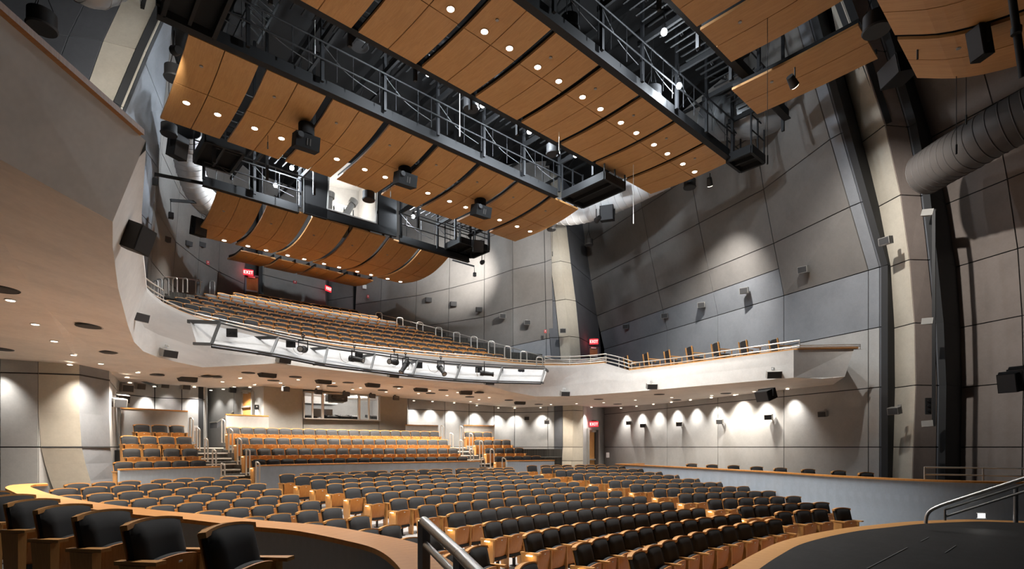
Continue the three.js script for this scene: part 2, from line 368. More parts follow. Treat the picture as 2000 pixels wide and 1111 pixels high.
// far cream column (under the balcony) and the rib above it in one run
const farRibLean = profileFrom(UP.f7b.p, nFar, [[1119, 905], [1119, 872], [1119, 760], [1112, 660], [1104, 580], [1094, 505], [1088, 454]]);
{
  const rows = [-2.4, -1.4, -0.8, 0, 2.13, 4.26, 6.39, 8.5, 10.65, 12.8, TOP], foot = E => E < 0 ? 0.1 * E * E : 0;
  const col = (p, s) => rows.map(E => V(...along(p, nFar, Math.max(0, farRibLean(E)) + foot(E) * s), E));
  const cols = [col(UP.f7.p, 1), col(UP.f7b.p, 1), col(UP.f8.p, 0)];
  const root = panelWall('column', 'tall cream rib between the main balcony and the far box', cols, () => M.cream, { gap: 0.03 });
  // dark returns either side, above the balcony
  const d0 = planD(1081, 31.2), d1 = planD(1172, 34.8);
  const up = [4.26, 6.39, 8.5, 10.65, 12.8, TOP];
  const c2 = (p) => up.map(E => V(...along(p, nFar, Math.max(0, farRibLean(E))), E));
  panelWall('wall_right', 'dark blue return wall beside the cream rib at the box door', [c2(UP.f8.p), c2(UP.f9.p)], () => M.wallDark);
  panelWall('wall_right', 'grey return wall left of the tall cream rib', [c2(d0), c2(UP.f7.p)], () => M.wallDark);
}
// ---- wall with the far lower exit door
{
  const a = UP.f8.p, b = UP.f9.p, pt = (x, y) => onPlane(x, y, a, b);
  const root = struct('wall_right', 'grey wall with the lower exit door beside the cream column');
  const g = (x0, yb, x1, yt) => mesh('panel', panelGeo(pt(x0, yb), pt(x1, yb), pt(x1, yt), pt(x0, yt), 0.01, 0.15), M.wallLow, root);
  g(1139, 945, 1146, 788); g(1167, 945, 1181, 788); g(1146, 837, 1167, 788);
  const d = struct('door_1', 'open wooden exit door under the far exit sign');
  mesh('frame', [beam(pt(1146.3, 945), pt(1146.3, 837), 0.3, 0.14), beam(pt(1167, 945), pt(1167, 837), 0.3, 0.14), beam(pt(1146, 837.5), pt(1167.4, 837.5), 0.3, 0.14)], M.camGrey, d);
  const back = p => p.clone().add(new THREE.Vector3(0.5, 0, -0.75));
  mesh('leaf', panelGeo(pt(1147, 945), pt(1161, 945), pt(1161, 839), pt(1147, 839), 0.01, 0.06), M.maple, d);
  mesh('corridor', quads([[pt(1161, 945), back(pt(1166, 945)), back(pt(1166, 838)), pt(1161, 838)], [back(pt(1146, 945)), back(pt(1170, 945)), back(pt(1170, 836)), back(pt(1146, 836))]]), M.wallDark, d);
  mesh('push_bar', [beam(pt(1148, 897), pt(1160, 897), 0.25, 0.09)], M.stainless, d);
  mesh('closer', [beam(pt(1152, 842), pt(1160, 842), 0.3, 0.12)], M.stainless, d);
}
// ---- upper rear walls round the balcony
const leanUp = E => E > 6.4 ? 0.24 * (E - 6.4) : 0;
const towardsHall = (p, t) => { const d = [10.3 - p[0], 12 - p[1]], l = Math.hypot(...d); return [p[0] + d[0] / l * t, p[1] + d[1] / l * t]; };
{
  const far = [[1081, 31.2, 8.5, 10.65], [1067, 31.2, 8.45, 10.5], [1002, 31.5, 8.09, 10.2], [945, 32.3, 7.8, 9.9], [875, 33, 7.65, 9.6], [810, 33.6, 7.5, 9.35], [740, 34.3, 7.4, 9.25], [690, 35, 7.4, 9.2]];
  const P = far.map(([x, d, a, b]) => { const p = planD(x, d); return [2.6, a - 2.1, a, b, b + 2.2, TOP].map(E => V(...towardsHall(p, leanUp(E)), E)); });
  panelWall('wall_back_right', 'curved grey panelled wall behind the right of the balcony seats', P, (i, j) => j < 1 ? M.wallCool : M.wallWarm);
  const near = [[285, 20.5], [291, 21.3], [333, 24.6], [380, 27.0], [420, 28.8], [472, 31]];
  const Q = near.map(([x, d]) => { const p = planD(x, d); return [2.6, 5.3, 7.4, 9.4, 11.6, TOP].map(E => V(...towardsHall(p, leanUp(E) * 0.6), E)); });
  panelWall('wall_back_left', 'curved grey panelled wall behind the left of the balcony seats', Q, () => M.wallWarm);
  const bk = [[472, 31], [513, 33.2], [515, 30.6], [636, 33.6], [640, 36], [690, 35]];
  const W = bk.map(([x, d]) => { const p = planD(x, d); return [4, 6.5, 8.6, 9.9, TOP].map(E => V(...p, E)); });
  panelWall('wall_back', 'dark grey rear balcony wall with projecting centre bay', W, () => M.wallWarm);
}
// ---- near wall above the box: rib, dark bay and pale face in the upper left
{
  const rows = [2.6, 4.26, 6.39, 8.5, 10.65, 12.8, TOP];
  const prL = profileFrom(UP.n2.p, nNear, [[75, 700], [110, 380], [169, 162], [196, 90], [238, 0]]), prR = profileFrom(UP.n3.p, nNear, [[155, 700], [200, 360], [236, 220], [262, 155], [290, 90], [322, 20]]);
  const col = (p, f, dt = 0) => rows.map(E => V(...along(p, nNear, Math.max(0, f(E)) + dt), E));
  const l = col(UP.n2.p, prL), r = col(UP.n3.p, prR);
  panelWall('column', 'pale grey rib high above the near balcony box', [l, r], () => M.cream);
  const e = planD(163, 16.2), g = planD(285, 20.5);
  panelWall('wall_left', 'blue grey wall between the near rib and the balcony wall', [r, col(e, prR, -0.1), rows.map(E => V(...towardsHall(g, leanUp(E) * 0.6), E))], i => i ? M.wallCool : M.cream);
  panelWall('wall_left', 'dark blue panelled wall high above the near box', [col(planD(-700, 16), prL), col(planD(-200, 14.8), prL), col(UP.n1.p, prL), l], () => M.wallDark);
}
// ---- shell that closes the hall: ceiling, stage end, near side
const ceilingRoot = struct('ceiling', 'black painted ceiling high over the catwalks');
mesh('slab', slabGeo([[-14, -10], [34, -10], [34, 46], [-14, 46]], TOP + 0.35, -0.4), M.black, ceilingRoot);
{
  const w = struct('wall_left', 'dark wall closing the near side of the hall behind the camera');
  mesh('panel', ribbon([[-10, 6], [-9, -9], [33, -9], [33, 0]], -3, TOP + 0.3, 0, -0.3), M.wallDark, w);
}
// ---- floors
const C0 = [9.28, -7.96];
const polar = (R, th) => [C0[0] + R * Math.sin(th), C0[1] + R * Math.cos(th)];
const ROWR = [12.8, 13.75, 14.95, 16.35, 17.75, 19.05, 20.4, 21.65, 22.7, 23.7, 24.65, 25.7, 26.5, 27.35];
const ROWE = [-1.5, -1.5, -1.5, -1.49, -1.46, -1.40, -1.34, -1.27, -1.19, -1.11, -1.03, -0.96, -0.91, -0.87];
const SEAT_H = 0.93;
const floorE = R => interp([...ROWR, 30], [...ROWE.map(e => e - SEAT_H), -1.72], R);
{
  const Rs = [9, ...ROWR.map(r => r - 0.4), 27.6, 28.6, 30.4], ths = []; for (let i = 0; i <= 24; i++) ths.push(-0.75 + i * 1.6 / 24);
  const q = [];
  for (let a = 0; a + 1 < Rs.length; a++) for (let b = 0; b + 1 < ths.length; b++) { const p = (r, t) => V(...polar(r, t), floorE(r)); q.push([p(Rs[a], ths[b]), p(Rs[a], ths[b + 1]), p(Rs[a + 1], ths[b + 1]), p(Rs[a + 1], ths[b])]); }
  mesh('surface', quads(q), M.concrete, struct('floor', 'grey raked main floor under the rows of seats'));
}
// ---- low parapets with oak caps
function parapet(name, label, pts, eb, et, t, mat, cap, lab2) {
  const root = struct(name, label);
  mesh('panel', ribbon(pts, eb, et, -t / 2, t / 2), mat, root);
  const E1 = typeof et === 'function' ? et : () => et;
  mesh('cap_rail', ribbon(pts, i => E1(i), i => E1(i) + 0.045, -cap, cap), M.capOak, root);
  return root;
}
const nearRail = smoothLine([[92, 944], [55, 945.5], [36, 949.5], [50, 958], [87, 970], [175, 986], [287, 1000], [400, 1010.5], [500, 1021.5], [600, 1030], [712, 1050], [775, 1066], [830, 1100], [858, 1145], [850, 1250]].map(([x, y]) => planE(x, y, -0.82)), 90);
parapet('parapet', 'near box parapet with broad curved oak cap', nearRail, -2.45, -0.865, 0.14, M.wallBlue, 0.19);
const farRail = smoothLine([[1205, 905.5], [1350, 912], [1500, 920], [1650, 929], [1800, 936], [1900, 939], [2000, 940.5], [2100, 941]].map(([x, y]) => planE(x, y, -0.82)), 60);
parapet('parapet', 'long blue grey parapet with oak cap along the far box', farRail, -2.45, -0.865, 0.14, M.wallBlue, 0.12);
{ // end wall at the back of the far box
  const p = farRail[0], q = along(p, nFar, -1.6);
  parapet('parapet', 'short blue parapet closing the back end of the far box', [p, q], -1.7, -0.865, 0.12, M.wallBlue, 0.1);
}
// floors of the two boxes
mesh('surface', slabGeo([...farRail.filter((p, i) => i % 6 === 0), [26, -6], ...[1696, 1531, 1303].map(x => along(planD(x, wallD(x)), nFar, -0.3))], -1.66, 0.2), M.carpet, struct('floor', 'carpeted floor of the far side box'));
mesh('surface', slabGeo([...nearRail.filter((p, i) => i % 6 === 0), [-0.5, 0.6], [-1.5, -3], [-9, -3], [-9, 14], UP.n1.p, UP.n2.p], -1.52, 0.2), M.carpet, struct('floor', 'speckled carpet floor of the near side box'));
// fill between box and column at left
mesh('surface', slabGeo([UP.n2.p, UP.n3.p, UP.n4.p, UP.n5.p, polar(29, -0.4), polar(26, -0.42)], -1.7, 0.2), M.carpet, struct('floor', 'carpeted side aisle floor beside the near cream column'));
mesh('surface', slabGeo([farRail[0], polar(26, 0.52), polar(29, 0.45), UP.f5.p, UP.f7.p, UP.f8.p, UP.f9.p, along(UP.f9.p, nFar, -2), along(farRail[0], nFar, -4)], -1.74, 0.2), M.carpet, struct('floor', 'carpeted side aisle floor in front of the far exit door'));

// ---- stage
const stageEdge = smoothLine([[1330, 1190], [1392, 1132], [1444, 1098], [1479, 1078.6], [1524, 1058], [1588, 1042], [1652, 1031], [1699, 1026], [1770, 1019], [1840, 1015.6], [1890, 1014.5], [1950, 1016], [2010, 1018.5], [2120, 1028]].map(([x, y]) => planE(x, y, -1.5)), 60);
{
  const root = struct('floor', 'black scuffed stage floor with a curved oak edge');
  const inner = offsetLine(stageEdge, -0.24), inner2 = offsetLine(stageEdge, -0.3);
  mesh('stage_deck', slabGeo([...inner, [16, -9], [3, -9]], -1.5, 0.1), M.stage, root);
  const q = []; for (let i = 0; i + 1 < stageEdge.length; i++) q.push([V(...stageEdge[i], -1.498), V(...stageEdge[i + 1], -1.498), V(...inner2[i + 1], -1.498), V(...inner2[i], -1.498)], [V(...stageEdge[i], -1.498), V(...stageEdge[i + 1], -1.498), V(...stageEdge[i + 1], -2.4), V(...stageEdge[i], -2.4)]);
  mesh('edge_band', quads(q), M.maple, root);
  // pale tape marks on the deck
  const mk = (x0, y0, x1, y1) => beam(atE(x0, y0, -1.492), atE(x1, y1, -1.492), 0.012, 0.004);
  mesh('tape_mark', [mk(1693, 1110, 1772, 1069), mk(1798, 1057, 1814, 1049), mk(1846, 1079, 1867, 1065)], std([0.16, 0.16, 0.16], 0.8), root);
}
// ---- raised rear seating: tiers, front parapets, stairs
const REARR = [29.0, 30.15, 31.2, 32.2], REARE = [-0.45, -0.05, 0.38, 0.82];
const thAt = (x, R, E) => { // angle on the arc of radius R whose point shows at picture column x
  let best = 0, be = 1e9; for (let t = -0.9; t < 0.9; t += 0.0005) { const p = polar(R, t), d = depthOf(...p); const px = CX + F * (CA * p[0] - SA * p[1]) / d; if (d > 0 && Math.abs(px - x) < be) { be = Math.abs(px - x); best = t; } } return best;
};
const arcPts = (R, t0, t1, n = 16) => Array.from({ length: n + 1 }, (_, i) => polar(R, t0 + (t1 - t0) * i / n));
const arcSlab = (R0, R1, t0, t1, e, h, n = 16) => slabGeo([...arcPts(R0, t0, t1, n), ...arcPts(R1, t1, t0, n)], e, h);
{
  const root = struct('floor', 'carpeted tiers of the raised rear seating');
  for (let i = 0; i < 4; i++) mesh('tier', arcSlab(REARR[i] - 0.72, i < 3 ? REARR[i + 1] - 0.72 : 34.4, thAt(226, REARR[i]), thAt(1088, REARR[i]), REARE[i] - SEAT_H, 1.6 + i * 0.4 > 2 ? 2.0 : 1.9), M.step, root);
  // oak kick boards at the back of the tiers
  const Rf = 28.2, top = -0.68;
  const sec = [[232, 430], [500, 936], [989, 1082]].map(([a, b]) => [thAt(a, Rf), thAt(b, Rf)]);
  const lab = ['blue parapet with oak cap before the left rear block', 'long blue parapet with oak cap before the centre rear block', 'blue parapet with oak cap before the right rear block'];
  sec.forEach(([a, b], i) => parapet('parapet', lab[i], arcPts(Rf, b, a, 20), -1.8, top, 0.12, M.wallBlue, 0.09));
  // low walls with oak caps behind the last row
  const low = (x0, x1, R, E, l, mat) => parapet('parapet', l, arcPts(R, thAt(x1, R), thAt(x0, R), 8), E - 1.2, E, 0.1, mat, 0.07);
  low(236, 366, 33.0, 1.42, 'grey low wall with oak cap behind the left rear block', M.wallLow);
  low(441, 524, 33.0, 1.36, 'grey low wall with oak cap in front of the left rear door', M.wallLow);
  low(792, 855, 33.2, 1.15, 'grey low wall with oak cap right of the booth front', M.wallLow);
  low(905, 965, 33.2, 1.2, 'grey low wall with oak cap behind the right rear block', M.wallLow);
  // stairs
  const stair = (xa0, xa1, xb0, xb1, l) => {
    const s = struct('stairs', l), n = 8;
    for (let i = 0; i < n; i++) {
      const R0 = 28.0 + i * 0.56, e = -1.62 + (i + 1) * 0.2, t = i / (n - 1);
      const t0 = thAt(mix(xa0, xb0, t), R0), t1 = thAt(mix(xa1, xb1, t), R0);
      const st = mesh('step', arcSlab(R0, R0 + 0.6, t0, t1, e, 0.6, 3), M.step, s);
      mesh('nosing', arcSlab(R0 - 0.015, R0 + 0.05, t0, t1, e + 0.006, 0.05, 3), M.nosing, st);
    }
    return s;
  };
  stair(434, 494, 372, 436, 'grey carpeted stairs with pale nosings in the left rear aisle');
  stair(938, 990, 866, 912, 'grey carpeted stairs with pale nosings in the right rear aisle');
}
// ================================================================ BALCONY
const S_ = (x, y, e) => planE(x, y, e);
const EB = 2.4, EBC = 2.8, ERs = 3.37, ERm = 3.82;
// fascia stations: bottom plan, bottom height, rim plan, rim height
const ST = [
  [S_(220, 433, EB), EB, S_(285, 275, ERs), ERs], [S_(220, 482, EB), EB, S_(277, 400, ERs), ERs], [S_(231, 564, EB), EB, S_(277, 463, ERs), ERs], [S_(250, 636, EB), EB, S_(285, 539, ERs), ERs],
  [S_(262, 668, EB), EB, S_(287, 562, ERm), ERm], [S_(280, 686, EB), EB, S_(297, 573, ERm), ERm], [S_(310, 698, EB), EB, S_(318, 590, ERm), ERm], [S_(350, 708, EB), EB, S_(352, 607, ERm), ERm], [S_(396, 717.5, EB), EB, S_(399, 625, ERm), ERm],
  [S_(460, 714, 2.58), 2.58, S_(460, 639, ERm), ERm], [S_(539, 709.5, EBC), EBC, S_(540, 655, ERm), ERm], [S_(620, 719, EBC), EBC, S_(620, 670, ERm), ERm], [S_(700, 728, EBC), EBC, S_(700, 681, ERm), ERm], [S_(775, 738, EBC), EBC, S_(775, 689, ERm), ERm], [S_(860, 744.5, EBC), EBC, S_(860, 697, ERm), ERm], [S_(946, 751, EBC), EBC, S_(946, 703.5, ERm), ERm],
  [S_(992, 764, 2.62), 2.62, S_(1000, 709, ERm), ERm], [S_(1045, 774, EB), EB, S_(1062, 713, ERm), ERm], [S_(1090, 774, EB), EB, S_(1110, 713.5, ERm), ERm], [S_(1150, 771.5, EB), EB, S_(1150, 711.5, ERm), ERm], [S_(1180, 769, EB), EB, S_(1180, 708.5, ERm), ERm],
  [S_(1225, 766, EB), EB, S_(1229, 723, ERs), ERs], [S_(1310, 758.5, EB), EB, S_(1310, 714, ERs), ERs], [S_(1430, 748, EB), EB, S_(1430, 698.5, ERs), ERs], [S_(1550, 737.5, EB), EB, S_(1550, 683, ERs), ERs]];
const farE = [[...S_(1650, 735.5, EB)], EB, [...S_(1668, 681, ERs)], ERs];
const nearE = [S_(-60, 278, EB), EB, S_(-60, -22, ERs), ERs];
const isMain = i => i >= 4 && i <= 20;
{
  const root = struct('balcony', 'white curved balcony front sweeping round the hall');
  const ring = (i) => { // bottom, crease, under rim, rim top
    const [b, eb, r, er] = ST[i], w = isMain(i) ? 1 : 0;
    const mid = i >= 8 && i <= 17;
    const mf = Math.max(0, Math.min(1, (i - 7) / 3, (19 - i) / 3)), wf = Math.max(0, Math.min(1, (i - 3) / 2, (21 - i) / 2));
    const c = lerpLB(b, r, mix(mix(0.5, 0.12, wf), 0.25, mf)), ec = mix(eb, er, mix(mix(0.5, 0.42, wf), 0.22, mf));
    const inner = towardsHall(r, -0.55);
    return [V(...b, eb), V(...c, ec), V(...lerpLB(c, r, mix(0.6, 0.45, wf)), mix(ec, er, mix(0.6, 0.35, wf))), V(...lerpLB(c, r, 1), er - 0.1), V(...r, er - 0.09), V(...r, er), V(...inner, er)];
  };
  const R = ST.map((_, i) => ring(i)), q = [];
  const low = [], up = [];
  for (let i = 0; i + 1 < R.length; i++) for (let k = 0; k < 6; k++) (k === 0 ? low : up).push([R[i][k], R[i + 1][k], R[i + 1][k + 1], R[i][k + 1]]);
  const sm = g => { g.deleteAttribute('normal'); g.deleteAttribute('uv'); const h = toCreasedNormals(mergeVertices(g, 1e-4), 0.5); const p = h.attributes.position, uv = []; for (let i = 0; i < p.count; i++) uv.push(p.getX(i) + p.getZ(i), p.getY(i)); h.setAttribute('uv', new THREE.Float32BufferAttribute(uv, 2)); return h; };
  const g1 = sm(quads(low)), g2 = sm(quads(up));
  mesh('lower_fascia', g1, M.white, root); mesh('upper_fascia', g2, M.white, root);
  // end faces of both boxes
  const endFace = (a, e, nm) => {
    const [b, eb, r, er] = a, [b2, eb2, r2, er2] = e;
    mesh(nm, quads([[V(...b, eb), V(...b2, eb2), V(...r2, er2), V(...r, er)], [V(...r, er), V(...r2, er2), V(...towardsHall(r2, -0.5), er2), V(...towardsHall(r, -0.5), er)]]), M.white, root);
  };
  endFace(ST[24], farE, 'box_end'); endFace(ST[0], nearE, 'box_end');
  // stage side faces back to the walls
  const farW = planD(1601, 24.0), nearW = [ST[0][0][0] - 5, ST[0][0][1] + 0.3];
  mesh('box_side', quads([[V(...farE[0], EB), V(...farW, EB), V(...farW, ERs), V(...farE[2], ERs)]]), M.white, root);
  mesh('box_side', quads([[V(...nearE[0], EB), V(...nearW, EB), V(...nearW, ERs), V(...nearE[2], ERs)]]), M.white, root);
  // oak cap behind the white rim
  const cap = (i0, i1, e) => mesh('cap_rail', ribbon(ST.slice(i0, i1 + 1).map(s => towardsHall(s[2], -0.18)), e, e + 0.05, -0.1, 0.1), M.maple, root);
  cap(0, 3, ERs); cap(4, 20, ERm); cap(21, 24, ERs);
  mesh('cap_rail', ribbon([towardsHall(nearE[2], -0.12), towardsHall(ST[0][2], -0.12)], ERs, ERs + 0.06, -0.1, 0.1), M.mapleDark, root);
  mesh('cap_rail', ribbon([towardsHall(ST[24][2], -0.12), towardsHall(farE[2], -0.12)], ERs, ERs + 0.05, -0.1, 0.1), M.mapleDark, root);

  // soffit, seen from below: warm white plaster
  const soff = struct('ceiling', 'warm white plaster soffit under the balcony with round grilles and downlights');
  const inn = i => { // crease line set in from the fascia
    const [b, eb] = ST[i], k = i <= 6 ? 1.2 : i >= 21 ? 1.2 : 1.9; const p = towardsHall(b, -k); return [p, eb + (i < 7 ? 0.13 : i === 7 ? 0.06 : 0.0)];
  };
  const band = []; for (let i = 0; i < 24; i++) { const [p, e] = inn(i), [p2, e2] = inn(i + 1); band.push([V(...ST[i][0], ST[i][1]), V(...ST[i + 1][0], ST[i + 1][1]), V(...p2, e2), V(...p, e)]); }
  mesh('outer_band', quads(band), M.soffit, soff);
  const ring2 = ST.map((_, i) => inn(i));
  const wallRing = ['n0', 'n1', 'n2', 'n3', 'n4', 'n5', 'n6', 'n7', 'n8', 'n9', 'n10', 'f0', 'f1', 'f2', 'f4', 'f5', 'f7', 'f8', 'f9'].map(k => [UP[k].p, UP[k].E + 0.03]);
  const farWalls = [1303, 1402, 1531].map(x => [along(planD(x, wallD(x)), nFar, -0.1), 2.41]);
  const outline = [...ring2.map(r => r), [farE[0], EB], [farW, 2.42], ...farWalls.slice().reverse(), ...wallRing.slice().reverse(), [nearW, EB + 0.35], [nearE[0], EB + 0.02]];
  const key = (p) => p[0].toFixed(4) + ',' + p[1].toFixed(4), em = {}; outline.forEach(([p, e]) => em[key(p)] = e);
  const tri = THREE.ShapeUtils.triangulateShape(outline.map(([p]) => new THREE.Vector2(...p)), []);
  const pos = [], uv = []; for (const t of tri) for (const k of t) { const [p, e] = outline[k]; pos.push(p[0], e + EYE, -p[1]); uv.push(p[0], p[1]); }
  const g = new THREE.BufferGeometry(); g.setAttribute('position', new THREE.Float32BufferAttribute(pos, 3)); g.setAttribute('uv', new THREE.Float32BufferAttribute(uv, 2)); g.computeVertexNormals();
  mesh('inner_field', g, M.soffit, soff);
  mesh('end_facet', quads([[V(...farE[0], EB), V(...ST[24][0], EB), V(...inn(24)[0], EB + 0.05), V(...farE[0], EB)], [V(...nearE[0], EB), V(...ST[0][0], EB), V(...inn(0)[0], inn(0)[1]), V(...nearE[0], EB + 0.02)]]), M.soffit, soff);
}
// where the sight line of a picture point meets a set of built meshes
const caster = new THREE.Raycaster();
M.soffit.side = M.white.side = THREE.DoubleSide;
function onBuilt(x, y, root, near = 0) {
  root.updateMatrixWorld(true);
  const d = new THREE.Vector3(SA + CA * (x - CX) / F, (HY - y) / F, -(CA - SA * (x - CX) / F)).normalize();
  caster.set(new THREE.Vector3(0, EYE, 0), d); const h = caster.intersectObject(root, true)[0];
  return h ? h.point.clone().addScaledVector(d, -near) : null;
}
const SOFFIT = scene.getObjectByName('ceiling_001'), FRONT = scene.getObjectByName('balcony');
// balcony tiers
const BALR = Array.from({ length: 10 }, (_, i) => 28.75 + i * 0.94), BALE = BALR.map((_, i) => 4.28 + i * 0.4);
{
  const root = struct('floor', 'carpeted tiers of the balcony seating');
  for (let i = 0; i < 10; i++) mesh('tier', arcSlab(BALR[i] - 0.75, (i < 9 ? BALR[i + 1] - 0.75 : 43), -0.46, 0.52, BALE[i] - 0.83, i ? 1.0 : 0.6, 24), M.step, root);
  const far = ST.slice(21, 25).map(s => towardsHall(s[2], -0.35));
  mesh('box_deck', slabGeo([...far, ...[1570, 1531, 1402, 1303, 1230].map(x => planD(x, wallD(x)))], 3.2, 0.2), M.step, root);
  mesh('box_deck', slabGeo([...ST.slice(0, 5).map(s => towardsHall(s[2], -0.35)), UP.n3.p, UP.n1.p, [-5, 7.8], [nearE[2][0] - 0.3, nearE[2][1] + 0.6]].reverse(), 3.05, 0.2), M.step, root);
}
// ================================================================ SEATS
// bent, softly bulging pad: w x h x t, sides brought forward by curve, top edge arched, front bulged
function padGeo(w, h, t, curve, arch, bulge, nx = 8, ny = 6) {
  const g = new THREE.BoxGeometry(w, h, t, nx, ny, 1), p = g.attributes.position;
  for (let i = 0; i < p.count; i++) {
    let x = p.getX(i), y = p.getY(i), z = p.getZ(i); const u = 2 * x / w, v = 2 * y / h, front = z > 0;
    if (front) { z += bulge * (1 - Math.pow(Math.abs(u), 4)) * (1 - Math.pow(Math.abs(v), 4)); if (Math.abs(u) > 0.99 || Math.abs(v) > 0.99) z -= t * 0.45; x *= 1 - 0.012; }
    z += curve * u * u; if (v > 0) y += arch * (1 - u * u) * v - 0.012 * Math.pow(Math.abs(u), 10) * v;
    p.setXYZ(i, x, y, z);
  }
  const h2 = toCreasedNormals(mergeVertices(stripNormals(g), 1e-5), 0.9); return h2;
}
function stripNormals(g) { g.deleteAttribute('normal'); return g; }
const leanBack = (g, a, y, z) => g.rotateX(-a).translate(0, y, z);
const SEAT = (() => {
  const lean = 0.24;
  const back = leanBack(padGeo(0.495, 0.50, 0.075, 0.03, 0.035, 0.03), lean, 0.67, 0.092);
  const shell = leanBack(padGeo(0.515, 0.70, 0.016, 0.03, 0.035, 0, 8, 2), lean, 0.57, 0.062);
  const rail = (() => { const g = new THREE.BoxGeometry(0.525, 0.042, 0.066, 8, 1, 1), p = g.attributes.position; for (let i = 0; i < p.count; i++) { const u = p.getX(i) / 0.26; p.setXYZ(i, p.getX(i), p.getY(i) + 0.034 * (1 - u * u), p.getZ(i) + 0.03 * u * u); } g.computeVertexNormals(); return leanBack(toCreasedNormals(g, 0.5), lean * 0.6, 0.893, 0.018); })();
  const pan = (() => { const g = new THREE.BoxGeometry(0.41, 0.43, 0.018, 8, 4, 1), p = g.attributes.position; for (let i = 0; i < p.count; i++) { const u = p.getX(i) / 0.205, v = p.getY(i) / 0.215; p.setXYZ(i, p.getX(i) * (0.97 + 0.03 * v), p.getY(i) + (v > 0 ? 0.03 * (1 - u * u) * v : -0.03 * (1 - u * u) * v * -1), p.getZ(i) - 0.02 * u * u - 0.018 * v * v); } return leanBack(toCreasedNormals(mergeVertices(stripNormals(g)), 0.6), -0.16, 0.415, 0.27); })();
  const cushion = leanBack(padGeo(0.40, 0.42, 0.075, 0.0, 0.03, 0.0, 8, 3), -0.16, 0.422, 0.217);
  const plate = leanBack(bx(0.035, 0.016, 0.004), -0.16, 0.602, 0.309);
  const arm = (side, w = 0.064) => { const g = bx(w, 0.03, 0.4, side * 0.262, 0.632, 0.19); const p = g.attributes.position; for (let i = 0; i < p.count; i++) { const f = (p.getZ(i) - 0.19) / 0.4 + 0.5; p.setX(i, side * 0.262 + (p.getX(i) - side * 0.262) * (0.75 + 0.35 * f)); p.setY(i, p.getY(i) + 0.012 * f); } g.computeVertexNormals(); return g; };
  const stand = (side, w, d) => { const g = bx(w, 0.62, d, 0, 0.31, 0), p = g.attributes.position; for (let i = 0; i < p.count; i++) { const v = p.getY(i) / 0.62; p.setXYZ(i, side * 0.262 + p.getX(i) * (0.8 + 0.2 * v), p.getY(i), 0.17 + p.getZ(i) * (0.75 + 0.25 * v) + (1 - v) * 0.02); } g.computeVertexNormals(); return g; };
  return { back, shell, rail, pan, cushion, plate, armL: arm(-1), armR: arm(1), standL: stand(-1, 0.04, 0.24), standR: stand(1, 0.04, 0.24), endL: stand(-1, 0.05, 0.33), endR: stand(1, 0.05, 0.33), wideL: stand(-1, 0.085, 0.24), wideR: stand(1, 0.085, 0.24), broadL: arm(-1, 0.086), broadR: arm(1, 0.086),
    lampL: bx(0.03, 0.018, 0.12, -0.315, 0.607, 0.2), lampR: bx(0.03, 0.018, 0.12, 0.315, 0.607, 0.2), hinge: mergeGeometries([bx(0.4, 0.06, 0.08, 0, 0.24, 0.22), bx(0.03, 0.24, 0.06, 0, 0.12, 0.2), bx(0.1, 0.015, 0.16, 0, 0.008, 0.2)]) };
})();
// parts of one seat: which sides carry an armrest, which a lit aisle panel
function fillSeat(o, right, litL, litR, wide) {
  const fm = M.fabric;
  mesh('backrest', SEAT.back, fm, o); mesh('back_shell', SEAT.shell, M.maple, o); mesh('top_rail', SEAT.rail, M.maple, o);
  const pan = mesh('seat_pan', SEAT.pan, M.pan, o); mesh('number_plate', SEAT.plate, M.plastic, pan); mesh('seat_cushion', SEAT.cushion, fm, o); mesh('pedestal', SEAT.hinge, M.steel, o);
  mesh('armrest', wide ? SEAT.broadL : SEAT.armL, M.maple, o); mesh(litL ? 'end_panel' : 'standard', wide ? SEAT.wideL : litL ? SEAT.endL : SEAT.standL, M.maple, o);
  if (right) { mesh('armrest', wide ? SEAT.broadR : SEAT.armR, M.maple, o); mesh(litR ? 'end_panel' : 'standard', wide ? SEAT.wideR : litR ? SEAT.endR : SEAT.standR, M.maple, o); }
  if (litL) mesh('aisle_light', SEAT.lampL, M.glowAisle, o); if (litR) mesh('aisle_light', SEAT.lampR, M.glowAisle, o);
  return o;
}
const seatSpecs = [];   // {p: plan, e: floor height, turn, end flags, label, group}
function row(R, E, thetas, info) {
  thetas.forEach((t, i) => {
    const p = polar(R, t), first = i === 0 || t - thetas[i - 1] > 1.5 * 0.55 / R, last = i === thetas.length - 1 || thetas[i + 1] - t > 1.5 * 0.55 / R;
    seatSpecs.push({ p, bal: info.bal, e: E - (info.bal ? 0.83 : SEAT_H), turn: turnTo(C0[0] - p[0], C0[1] - p[1]), right: last, litL: first && info.litL && i === 0, litR: last && info.litR && i === thetas.length - 1, label: info.label(i, thetas.length), group: info.group, d: depthOf(...p) });
  });
}
const span = (x0, x1, R, E, s = 0.545) => { const a = thAt(x0, R), b = thAt(x1, R), n = Math.max(1, Math.round((b - a) * R / s)); return Array.from({ length: n + 1 }, (_, i) => a + (b - a) * i / n); };
const spots = (xs, R) => xs.map(x => thAt(x, R));
const rowsCentre = [[1238, 1506], [1132, 1428], [1036, 1359], [957.5, 1299], [887.5, 1246.5], [831, 1200], [776, 1155], [728, 1118], [687, 1082], [652, 1050], [620, 1021]];
const nCentre = [10, 11, 12, 13, 14, 13, 14, 15, 16];
const word = n => ord(n);
rowsCentre.forEach(([a, b], i) => { const R = ROWR[i], n = nCentre[i]; const t = n ? Array.from({ length: n }, (_, k) => mix(thAt(a, R), thAt(b, R), k / (n - 1))) : span(a, b, R);
  row(R, ROWE[i], t, { litL: true, litR: true, group: 'seats in the centre block of the main floor', label: k => `black seat with oak top rail, ${word(k + 1)} along ${word(i + 1)} centre row from the stage` }); });
